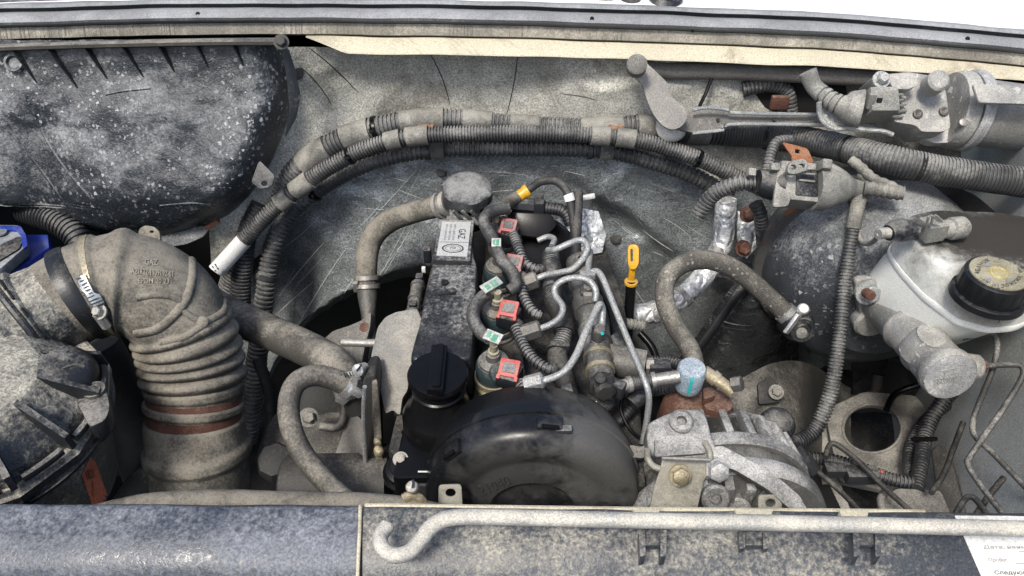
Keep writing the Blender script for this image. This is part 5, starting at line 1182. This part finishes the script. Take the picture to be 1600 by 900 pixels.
mk('lock_head', plate(rnd([(1230, 262), (1238, 250), (1258, 248), (1264, 256), (1262, 266), (1244, 272), (1232, 272)], 5), (gp(1247, 260, 28), gN), 10, 2, holes=[ell(1240, 261, 5, 4, 10), ell(1253, 259, 5.5, 3.5, 10)]), m_cgrey, gc)
mk('lower_rail', box(gp(1250, 322, 6), (80, 6, 30), gax, 2), m_cgrey, gc)
mk('boot', tube([gp(1268, 291, 4), gp(1290, 292, 4), gp(1310, 293, 2), gp(1330, 294, 0), gp(1352, 296, 0)], seg=24, step=3, rfun=lambda f, tt, rr: curve1([(0, 38), (.28, 36), (.55, 26), (.75, 15), (1, 12)], f) * mpp(P(1300, 292, gy))), m_cgrey, gc)
mk('boot_clip', box(gp(1281, 262, 14), (16, 16, 24), gax, 3), m_cgrey, gc)
mk('inlet', tube([gp(1218, 288), gp(1200, 287), gp(1182, 284)], seg=22, rfun=lambda f, tt, rr: lerp(28, 19, f) * mpp(P(1200, 287, gy))), m_black, gc)
mk('inlet_clip', box(gp(1170, 272, 8), (12, 12, 16), gax, 2), m_cgrey, gc); mk('inlet_clip', box(gp(1207, 263, 8), (14, 12, 10), gax, 2), m_cgrey, gc)
solo('inlet_conduit', 'corrugated conduit curving down from the left end of the grey connector', 'conduit', tube([(1180, 284, .917), (1150, 288, .92), (1120, 300, .925), (1102, 318, .925), (1090, 338, .92)], r=12.5, corr=(6.5, .22, .5), seg=16), m_cond)
tw = thing('twisted_tape_tail', 'twisted cloth taped wires trailing right of the grey connector', 'wires', (1400, 300, .93))
ta = Path([(1350, 294, .90), (1370, 296, .895), (1392, 300, .89), (1412, 302, .885)], 11); mk('tail', tube(ta, seg=14, step=2, rfun=lambda f, tt, rr: rr * (1 + .10 * sin(f * 38))), m_tape, tw)
mk('tail', tube([(1408, 300, .89), (1390, 290, .90), (1365, 280, .915), (1345, 262, .935), (1330, 250, .95)], r=8, seg=12, step=2, rfun=lambda f, tt, rr: rr * (1 + .08 * sin(f * 44))), m_tape, tw)
mk('tail', tube([(1355, 268, .975), (1345, 280, .96), (1338, 300, .945), (1334, 318, .93)], r=9, seg=12), m_tape, tw)
rs_ = thing('rusty_bracket', 'orange rusty perforated bracket behind the grey connector', 'bracket', (1250, 240, .99))
mk('plate', plate(rnd([(1222, 222), (1240, 226), (1262, 232), (1274, 258), (1262, 268), (1236, 262), (1238, 245)], 4), plane((1250, 245, .985), Vector((0, -.8, .6))), 5, 1.2, holes=[[(1243, 233), (1250, 234), (1249, 240), (1242, 239)]]), m_rustor, rs_)
solo('small_branch', 'thin taped cable bending down behind the rusty bracket', 'cable', tube([(1235, 220, 1.02), (1215, 222, 1.015), (1205, 240, 1.0), (1200, 262, .985), (1198, 290, .97)], r=9, corr=(5, .1), seg=12), m_cond)
lc_ = thing('long_conduit', 'long corrugated conduit hanging from the grey connector down to the alternator', 'conduit', (1296, 620, .725))
lq = Path([(1345, 305, .91, 9.5), (1337, 335, .89, 9.5), (1326, 400, .855, 10), (1318, 460, .82, 10.5), (1310, 540, .77, 11), (1296, 620, .725, 12), (1272, 672, .695, 12.5), (1240, 692, .675, 12), (1222, 690, .665, 11)], 11)
mk('conduit', tube(lq, .1, .8, corr=(5.4, .2, .5), seg=16), m_cond, lc_); mk('conduit', tube(lq, .79, 1., corr=(5.4, .18, .5), seg=16), m_conddk, lc_)
mk('tape_wrap', tube(lq, 0, .12, dr=1.5, seg=14, noise_amp=.08), m_tape, lc_); mk('tape_wrap', tube(lq, .93, 1., dr=2, seg=14, noise_amp=.1), m_conddk, lc_)

# ------------------------------------------------------------------ foil pipes and tunnel clutter
fp_ = thing('foil_pipe', 'foil wrapped pipe running under the braided vacuum hose and up the bulkhead', 'pipe', (1100, 440, .95))
fq_ = Path([(975, 492, .90), (1010, 490, .905), (1045, 478, .91), (1080, 452, .93), (1108, 420, .955), (1126, 385, .985), (1132, 350, 1.0), (1134, 312, 1.01)], 16.5)
mk('wrap', tube(fq_, seg=22, step=3, noise_amp=.07), m_foil, fp_)
for a, b in ((.16, .19), (.34, .37), (.66, .70)): mk('wrap_band', tube(fq_, a, b, dr=1.8, seg=22, noise_amp=.06), m_film, fp_)
solo('rubber_bellows', 'small pale corrugated hose end beside the dipstick tube', 'hose', tube([(972, 505, .86), (990, 507, .86), (1006, 509, .86)], r=9, corr=(6, .2), seg=14), m_cgrey)
solo('foil_patch', 'foil patch with rusty bolts between the foil pipe and the booster', 'foil', wobble(join(plate([(1152, 330), (1178, 338), (1182, 385), (1165, 405), (1150, 372)], plane((1165, 365, 1.03), Vector((0, -.8, .5))), 5, 1)), .003, 70), m_foil)
for u, v in ((1168, 335), (1160, 388)): solo('rusty_bolt', 'rusty red bolt %s the foil patch' % ('above' if v < 350 else 'at the lower end of'), 'bolt', hexbolt((u, v, 1.0), Vector((.1, -.7, .5)), 10, 10, 1.3), m_rust)
solo('trim_strip', 'flat black rubber strip slanting across the shiny black insulation', 'strip', tube([(1170, 440, .985), (1150, 462, .965), (1110, 520, .94), (1075, 565, .92), (1050, 600, .9)], r=12, seg=12, flat=.5), m_conddk)
def blk_fn(s, t):
    a = Vector((lerp(1030, 1150, t), lerp(600, 440, t), 0)); b = Vector((lerp(1260, 1240, t), lerp(660, 470, t), 0)); q = a.lerp(b, s); p = P(q.x, q.y, lerp(1.0, 1.03, t) - .03 * sin(pi * s))
    return p + Vector((0, -.006 * noise.noise(p * 20), 0))
bf = grid(40, 40, blk_fn); o_ = struct('black_insulation', bf, m_blkfoil)
def cpt_fn(s, t):
    u = lerp(1330, 1690, s); v = lerp(smooth1([(1330, 255), (1430, 266), (1510, 297), (1600, 372), (1690, 440)], u), 640, t); Y = lerp(1.05, .83, s) - .05 * t
    p = P(u, v, Y); return p + Vector((0, -.008 * ridged(p, 16) ** 4, .004 * noise.noise(p * 20)))
struct('black_carpet', grid(60, 60, cpt_fn), m_carpet)

# ------------------------------------------------------------------ alternator
al = thing('alternator', 'pale oxidised cast aluminium alternator with cooling slots at the front', 'alternator', (1120, 800, .52))
aO = P(1108, 748, .60); aax = Vector((.03, -1, .0)); apx2 = mpp(aO)
def apt(a, h, r):   # a from straight up, clockwise to the right
    x, y, z = basis(aax, UP); return aO + z * (h * apx2) + (UP * cos(a) + RIGHT * sin(a)) * (r * apx2)
mk('stator', lathe(aO, aax, [(-40, 90), (-30, 124), (50, 126), (76, 126), (80, 100), (84, 60)], 64, px=apx2, up=UP), m_dark, al)
mk('stator_laminations', lathe(aO, aax, [(40, 128), (42, 134), (70, 134), (72, 128)], 64, px=apx2, up=UP), M('grey stator steel', (.06, .06, .058), (.16, .155, .14), .4, .6, bump=.6, metal=.3), al)
mk('rear_ring', lathe(aO, aax, [(22, 128), (22, 141), (26, 143), (40, 143), (43, 140), (43, 130)], 64, px=apx2, up=UP), m_aludirt, al)
mk('rear_hub', lathe(aO, aax, [(-46, 60), (-44, 100), (-36, 118), (-26, 126), (-20, 128), (-20, 110)], 64, px=apx2, up=UP), m_aludirt, al)
mk('front_ring', lathe(aO, aax, [(70, 132), (70, 146), (74, 149), (92, 149), (98, 144), (98, 128)], 64, px=apx2, up=UP), m_aludirt, al)
def bar(A, B, w_, h_, up, bev=2.5):
    X = (B - A).normalized(); Z = (up - X * up.dot(X)).normalized(); m = mpp((A + B) / 2)
    return box((A + B) / 2, ((B - A).length / m, w_, h_), (X, Z.cross(X), Z), bev)
for k in range(12):
    a = radians(-40 + k * 13.5); d = UP * cos(a) + RIGHT * sin(a)
    mk('rear_fin', join(bar(apt(a, -40, 110), apt(a, -18, 130), 13, 18, d), bar(apt(a, -24, 129), apt(a, 26, 136), 13, 18, d)), m_aludirt, al)
for k in range(13):
    a = radians(-64 + k * 14); d = UP * cos(a) + RIGHT * sin(a)
    mk('front_fin', bar(apt(a, 104, 126), apt(a, 106, 74), 15, 14, FRONT) if -5 < -64 + k * 14 < 88 else join(bar(apt(a, 88, 141), apt(a, 108, 128), 15, 16, d), bar(apt(a, 108, 134), apt(a, 110, 74), 15, 16, FRONT)), m_aludirt, al)
mk('front_hub', lathe(aO, aax, [(84, 84), (100, 82), (114, 70), (118, 50), (118, 4)], 40, px=apx2, up=UP), m_aludirt, al)
mk('windings', lathe(aO, aax, [(78, 124), (92, 122), (98, 112), (92, 100), (80, 98)], 64, px=apx2, up=UP, rmod=lambda a, h: 1 + .015 * sin(a * 60)), m_copper, al)
blk = plate(rnd([(1012, 660), (1045, 644), (1062, 640), (1092, 636), (1104, 650), (1112, 680), (1126, 712), (1108, 716), (1020, 716), (1010, 690)], 8), plane((1060, 690, -.70), Vector((0, -.25, 1))), 46, 6, seg=3)
mk('mount_block', wobble(blk, .0004, 60), m_aludirt, al)
ear = lathe(P(1064, 660, -.694), Vector((0, -.35, 1)), [(-26, 20), (6, 19), (9, 15), (8, 8), (0, 7), (0, 1)], 28); mk('lug', ear, m_aludirt, al)
mk('block_step', plate(rnd([(1024, 682), (1096, 676), (1104, 708), (1022, 714)], 5), plane((1060, 695, -.696), Vector((0, -.3, 1))), 14, 3), m_aludirt, al)
mk('arm', plate(rnd([(1108, 700), (1128, 696), (1170, 718), (1215, 745), (1250, 775), (1264, 800), (1240, 800), (1200, 765), (1150, 735), (1112, 722)], 6), plane((1180, 745, .497), Vector((0, -.55, .85))), 22, 3), m_aludirt, al)
for (uu, vv_) in ((1119, 780), (1152, 800)): mk('front_lug', lathe((uu, vv_, .50), Vector((0, -.8, .6)), [(-20, 24), (0, 23), (4, 19), (3, 9), (-6, 8)], 22), m_aludirt, al)
bk = thing('alternator_bracket', 'khaki steel bracket bolted to the front of the alternator', 'bracket', (1060, 800, .52))
nb = Vector((0, -.8, .6)); pb = plane((1064, 750, .50), nb)
bpl = plate(rnd([(1036, 714), (1112, 716), (1110, 738), (1100, 750), (1088, 802), (1014, 802), (1022, 760), (1030, 738)], 5), pb, 5, 1.4); mk('plate', bpl, m_tan, bk)
mk('bent_lip', tube([(1012, 702, .525), (1012, 716, .52), (1020, 728, .512), (1032, 733, .508)], r=5.5, seg=10), m_tan, bk)
mk('bent_lip', tube([(1100, 690, .52), (1108, 704, .515), (1110, 718, .508)], r=5, seg=10), m_tan, bk)
mk('top_edge', tube([(1034, 716, .503), (1110, 719, .503)], r=3, seg=8), m_steel, bk)
mk('bolt', hexbolt((1062, 742, .496), nb, 14, 12, 1.25, 4), m_brass, bk)
b2 = P(1120, 733, .505)
mk('long_bolt', lathe(b2, Vector((.05, -.85, .5)), [(-14, 19), (0, 19), (0, 16), (16, 16), (18, 13)], 6), m_alu, bk)
solo('support_arm', 'dark adjusting arm left of the alternator block', 'arm', plate(rnd([(975, 694), (1004, 698), (1014, 690), (1016, 712), (1002, 716), (975, 712)], 4), plane((995, 703, -.72), Vector((0, -.4, 1))), 14, 3), m_pipe)
solo('rubber_boot', 'glossy black ball shaped rubber boot on the alternator terminal', 'boot', lathe((1214, 664, .64), Vector((.35, -.3, .8)), [(-30, 10), (-24, 20), (-10, 27), (4, 28), (16, 23), (23, 13), (25, 2)], 32), m_blkgl)
bj = thing('banjo_nut', 'blue grey zinc hex nut with a teal stripe on a rusty pump body', 'nut', (1082, 640, -.72))
bo_ = P(1082, 574, -.655)
nutg = lathe(bo_, Vector((0, -.1, 1)), [(-44, 20), (-42, 22), (-36, 22.5), (-4, 22.5), (0, 20), (1, 4)], 30); mk('nut', nutg, m_blued, bj)
mk('collar', lathe(bo_, Vector((0, -.1, 1)), [(-50, 18), (-48, 21), (-43, 21)], 30), m_zinc, bj)
mk('paint_stripe', conform(sheet2d([(1080, 590), (1085, 589), (1078, 614), (1073, 614)], 2, 6), nutg, .0005), m_teal, bj)
pmp = thing('rusty_pump', 'rusty brown pump body beneath the blue grey nut', 'pump', (1090, 660, -.76))
mk('body', wobble(lathe((1075, 640, -.74), Vector((.1, -.2, 1)), [(-40, 42), (0, 42), (14, 38), (24, 28), (30, 20)], 24), .002, 50), m_rust, pmp)
mk('lug', wobble(plate(rnd([(1096, 618), (1118, 606), (1142, 618), (1148, 636), (1130, 644), (1100, 640)], 7), plane((1120, 625, -.71), UP), 30, 5), .002, 60), m_rust, pmp)
mk('lug', plate(rnd([(1098, 606), (1116, 604), (1118, 618), (1100, 624)], 4), plane((1108, 612, -.70), UP), 14, 3), m_rust, pmp)
pq = thing('brass_union', 'short brass union pipe with a hex head right of the blue nut', 'pipe', (1130, 605, -.68))
mk('line', tube([(1100, 580, -.665), (1115, 590, -.67), (1132, 602, -.675), (1144, 612, -.68)], r=10, seg=16), m_brass, pq)
mk('ferrule', tube([(1112, 587, -.667), (1120, 594, -.67)], r=12, seg=16), m_brass, pq)
mk('hex_head', hexbolt((1143, 601, -.672), Vector((.75, -.3, .5)), 13, 14, 0), m_pipe, pq)

# ------------------------------------------------------------------ chassis on the right
cb = thing('chassis_bracket', 'dusty steel chassis plate with a big round hole low at the right', 'bracket', (1370, 700, -1.0))
pz = plane((1360, 670, -.965), UP)
mk('plate', plate(rnd([(1288, 640), (1350, 612), (1430, 618), (1450, 640), (1452, 740), (1400, 770), (1312, 752)], 8), pz, 8, 2, holes=[ell(1363, 670, 46, 38, 32)]), m_ffloor, cb)
mk('side_wall', plate([(1288, 640), (1312, 752), (1330, 800), (1290, 800), (1270, 660)], plane((1300, 700, -.985), Vector((-.5, -.3, .8))), 8, 2), m_ffloor, cb)
mk('hole_rim', tube([onplane(u, v, pz) for u, v in ell(1363, 670, 46, 38, 32) + ell(1363, 670, 46, 38, 32)[:1]], r=2.5, seg=8, step=4), m_ffloor, cb)
struct('chassis_floor', grid(30, 20, lambda s, t: (lambda p: p + Vector((0, 0, .006 * noise.noise(p * 12))))(P(lerp(1150, 1560, s), lerp(560, 830, t), -1.16))), m_dark)  # dark colour stands in for the shade seen through the plate's hole
def rail_fn(s, t):
    u = lerp(1120, 1330, s); v = lerp(smooth1([(1120, 606), (1160, 590), (1210, 566), (1260, 566), (1300, 590), (1330, 606)], u), 790, t); q = P(u, v, -.90 - .10 * t * t - .09 * max(0, s - .62) / .38 + .03 * sin(s * 5) - .02 * math.exp(-((s - .35) ** 2 + (t - .35) ** 2) / .02))
    return q + Vector((0, 0, .003 * noise.noise(q * 20)))
solo('chassis_rail', 'pale beige chassis member curving behind the rubber boot', 'chassis rail', grid(40, 40, rail_fn), m_gap, ang=70)
cbk = thing('rail_bracket', 'dark bolted bracket on the chassis member above the rubber boot', 'bracket', (1210, 615, -.92))
mk('plate', plate(rnd([(1184, 600), (1204, 586), (1226, 612), (1220, 628), (1186, 632)], 4), plane((1205, 610, -.87), Vector((0, -.6, 1))), 8, 2), m_dark, cbk); mk('bolt', hexbolt((1212, 613, -.865), Vector((0, -.6, 1)), 8, 7), m_ffloor, cbk)
solo('floor_shade_plate', 'black plate painted as a dark square opening low behind the front panel right of the alternator', 'opening', plate([(1250, 760), (1296, 756), (1318, 802), (1262, 802)], plane((1285, 780, -.98), UP), 4, 1), m_void)  # flat black plate, shade of a low opening put into colour
solo('under_tray', 'dusty grey undertray pieces low behind the front panel at right', 'tray', join(plate(rnd([(1370, 790), (1400, 762), (1470, 765), (1490, 810), (1370, 812)], 8), plane((1420, 785, -.90), UP), 20, 5), tube([(1380, 800, -.88), (1376, 780, -.885), (1384, 768, -.89)], r=6, seg=10)), m_ffloor)
# wiring low at right
solo('floor_conduit', 'dark corrugated conduit running low across the floor right of the alternator', 'conduit', tube([(1235, 716, -.90), (1290, 718, -.90), (1340, 730, -.90), (1390, 748, -.90), (1428, 756, -.90)], r=10.5, corr=(5.5, .2, .5), seg=14), m_conddk)
solo('fender_conduit', 'dark corrugated conduit climbing from the floor toward the right edge', 'conduit', tube([(1432, 765, -.90), (1440, 720, -.90), (1446, 680, -.90), (1464, 640, -.88), (1500, 600, -.85), (1560, 555, -.82), (1640, 510, -.80)], r=11.5, corr=(5.8, .18, .5), seg=14), m_conddk)
solo('fender_conduit', 'second dark conduit folded close to the first beside the chassis plate', 'conduit', tube([(1425, 755, -.92), (1420, 720, -.93), (1426, 690, -.93), (1445, 660, -.93), (1480, 630, -.92)], r=10, corr=(5.8, .18, .5), seg=14), m_conddk)
solo('cable_tie', 'thin black cable tie round the fender conduits', 'cable tie', box((1444, 686, -.885), (40, 5, 6), bev=1), m_oil)
solo('edge_conduit', 'thick corrugated conduit at the extreme right edge by the fender', 'conduit', tube([(1560, 570, .92), (1580, 620, .85), (1605, 665, .80), (1640, 700, .77)], r=18, corr=(6.5, .15, .5), seg=14), m_conddk)
solo('chassis_hose', 'dark rubber hose bending under the brake booster to the long conduit', 'hose', tube([(1372, 585, .95), (1366, 615, .93), (1345, 626, .92), (1310, 626, .92), (1275, 634, .91), (1255, 660, .89), (1248, 690, .87)], r=10, seg=14), m_rubdark)
lw2 = thing('terminal_plug', 'black multi way plug with thin leads low right of the alternator', 'plug', (1330, 745, -.92))
mk('body', box((1345, 742, -.885), (50, 24, 22), bev=4), m_conddk, lw2); mk('body', box((1305, 735, -.885), (34, 18, 18), bev=3), m_conddk, lw2)
mk('lead', tube([(1240, 706, -.86), (1275, 735, -.87), (1310, 765, -.87), (1345, 800, -.86)], r=4.5, seg=10), m_rubdark, lw2)
mk('lead', tube([(1290, 715, -.86), (1295, 698, -.86), (1306, 694, -.86), (1340, 720, -.86), (1385, 765, -.86), (1430, 805, -.85)], r=4.5, seg=10), m_rubdark, lw2)
mk('red_dot', lathe((1378, 738, -.89), UP, [(0, 3), (2, 2.6)], 10), m_red, lw2)
solo('terminal_boots', 'dark fluted cable boots at the right flank of the alternator', 'boots', join(tube([(1238, 700, .62), (1258, 722, .61), (1268, 735, .605)], r=14, seg=12), tube([(1222, 690, .65), (1240, 705, .64)], r=12, seg=12)), m_conddk)
# brake pipes
for pts, lb in (([(1505, 528, -.69), (1540, 522, -.69), (1554, 525, -.69), (1558, 545, -.70), (1550, 580, -.72), (1530, 630, -.76), (1520, 660, -.78), (1524, 682, -.79), (1555, 712, -.79), (1620, 780, -.79)], 'steel brake pipe from the reservoir side, crossing to the lower right corner'),
                ([(1538, 572, -.70), (1585, 570, -.70), (1598, 575, -.70), (1596, 592, -.71), (1570, 635, -.74), (1518, 710, -.77), (1512, 725, -.77), (1530, 755, -.77), (1580, 820, -.76)], 'steel brake pipe from the master cylinder outlet, bending down the fender'),
                ([(1490, 810, -.74), (1504, 785, -.74), (1514, 776, -.74), (1526, 782, -.74), (1550, 815, -.73)], 'small dark brake pipe hump at the foot of the fender'),
                ([(1525, 805, -.80), (1545, 775, -.80), (1568, 747, -.80)], 'short black pipe leaning on the fender foot')):
    solo('brake_pipe', lb, 'pipe', tube(pts, r=4.6 if 'steel' in lb else 4.8, seg=12, step=4), m_brk if 'steel' in lb else m_rubdark, 'brake pipes on the right')

# ------------------------------------------------------------------ small clutter
for (u, v, r, bv, lb) in ((462, 112, 12, FELT, 'dark round fastener pressed into the felt right of the black housing'), (962, 372, 9, TUN, 'small dark hole plug in the grey insulation above the dipstick'), (690, 268, 8, TUN, 'small plug in the insulation above the breather cap')):
    q = surf_path([(u, v), (u + 1, v)], bv, .0005)
    if q: solo('insulation_plug', lb, 'plug', lathe(q[0], (CAM - q[0]).normalized() + Vector((0, 0, .3)), [(-4, r), (1, r), (2.5, r * .6), (2, 1)], 16), m_dark)
for pts, r, lb, mt, cr in (([(958, 540, -.70), (985, 556, -.71), (1012, 564, -.715), (1045, 566, -.715), (1068, 572, -.71)], 9, 'dark corrugated lead running right behind the long fuel pipe', m_conddk, (5, .2, .5)),
                           ([(985, 616, -.715), (1010, 611, -.715), (1040, 606, -.715), (1068, 604, -.71)], 11, 'corrugated sleeve below the braided pipe', m_cond, (5.5, .2, .5)),
                           ([(1180, 318, .95), (1188, 335, .945), (1190, 352, .945)], 11, 'stub of corrugated hose under the grey connector', m_conddk, (6, .15, .5)),
                           ([(1000, 520, .84), (1020, 545, .82), (1026, 575, .80), (1018, 610, .78)], 6, 'thin black hose falling behind the foil pipe', m_oil, None),
                           ([(402, 560, .88), (420, 610, .85), (424, 660, .82), (408, 720, .80)], 9, 'dark hose hanging between the lower conduit and the loop hose', m_rubdark, None),
                           ([(1385, 640, -.95), (1400, 615, -.95), (1440, 600, -.93), (1470, 590, -.90)], 5, 'thin black cable above the chassis plate', m_oil, None),
                           ([(1255, 735, -.84), (1270, 760, -.84), (1262, 800, -.83)], 4, 'thin black wire at the right flank of the alternator', m_oil, None),
                           ([(1455, 770, -.86), (1475, 740, -.87), (1490, 700, -.87), (1505, 660, -.86)], 4.5, 'thin dark cable standing along the fender fold', m_rubdark, None)):
    solo('wiring_lead', lb, 'wiring', tube(pts, r=r, seg=12, corr=cr), mt)
for (path, t, lb) in ((bq_, .30, 'black cable tie on the left slope of the pale conduit'), (bq_, .87, 'black cable tie on the right slope of the pale conduit'), (cq, .40, 'black cable tie on the lowest conduit at left'), (ap, .28, 'black cable tie on the rear loom at its left slope')):
    p0, _, r0 = path.at(path.len * t); T = path.tan(path.len * t); m = mpp(p0)
    tie = thing('cable_tie', lb, 'cable tie', p0, 'cable ties on the looms')
    mk('strap', tube(path, t, t + 5 * m / path.len, dr=2.2, seg=18, step=2), m_oil, tie)
    nn = (CAM - p0); nn = (nn - T * nn.dot(T)).normalized()
    mk('head', box(p0 + nn * (r0 + 3 * m), (8, 8, 7), (T, nn.cross(T), nn), 1.5), m_oil, tie); mk('tail', tube([p0 + nn * (r0 + 4 * m), p0 + nn * (r0 + 9 * m) + UP * (10 * m)], r=1.6, seg=6), m_oil, tie)
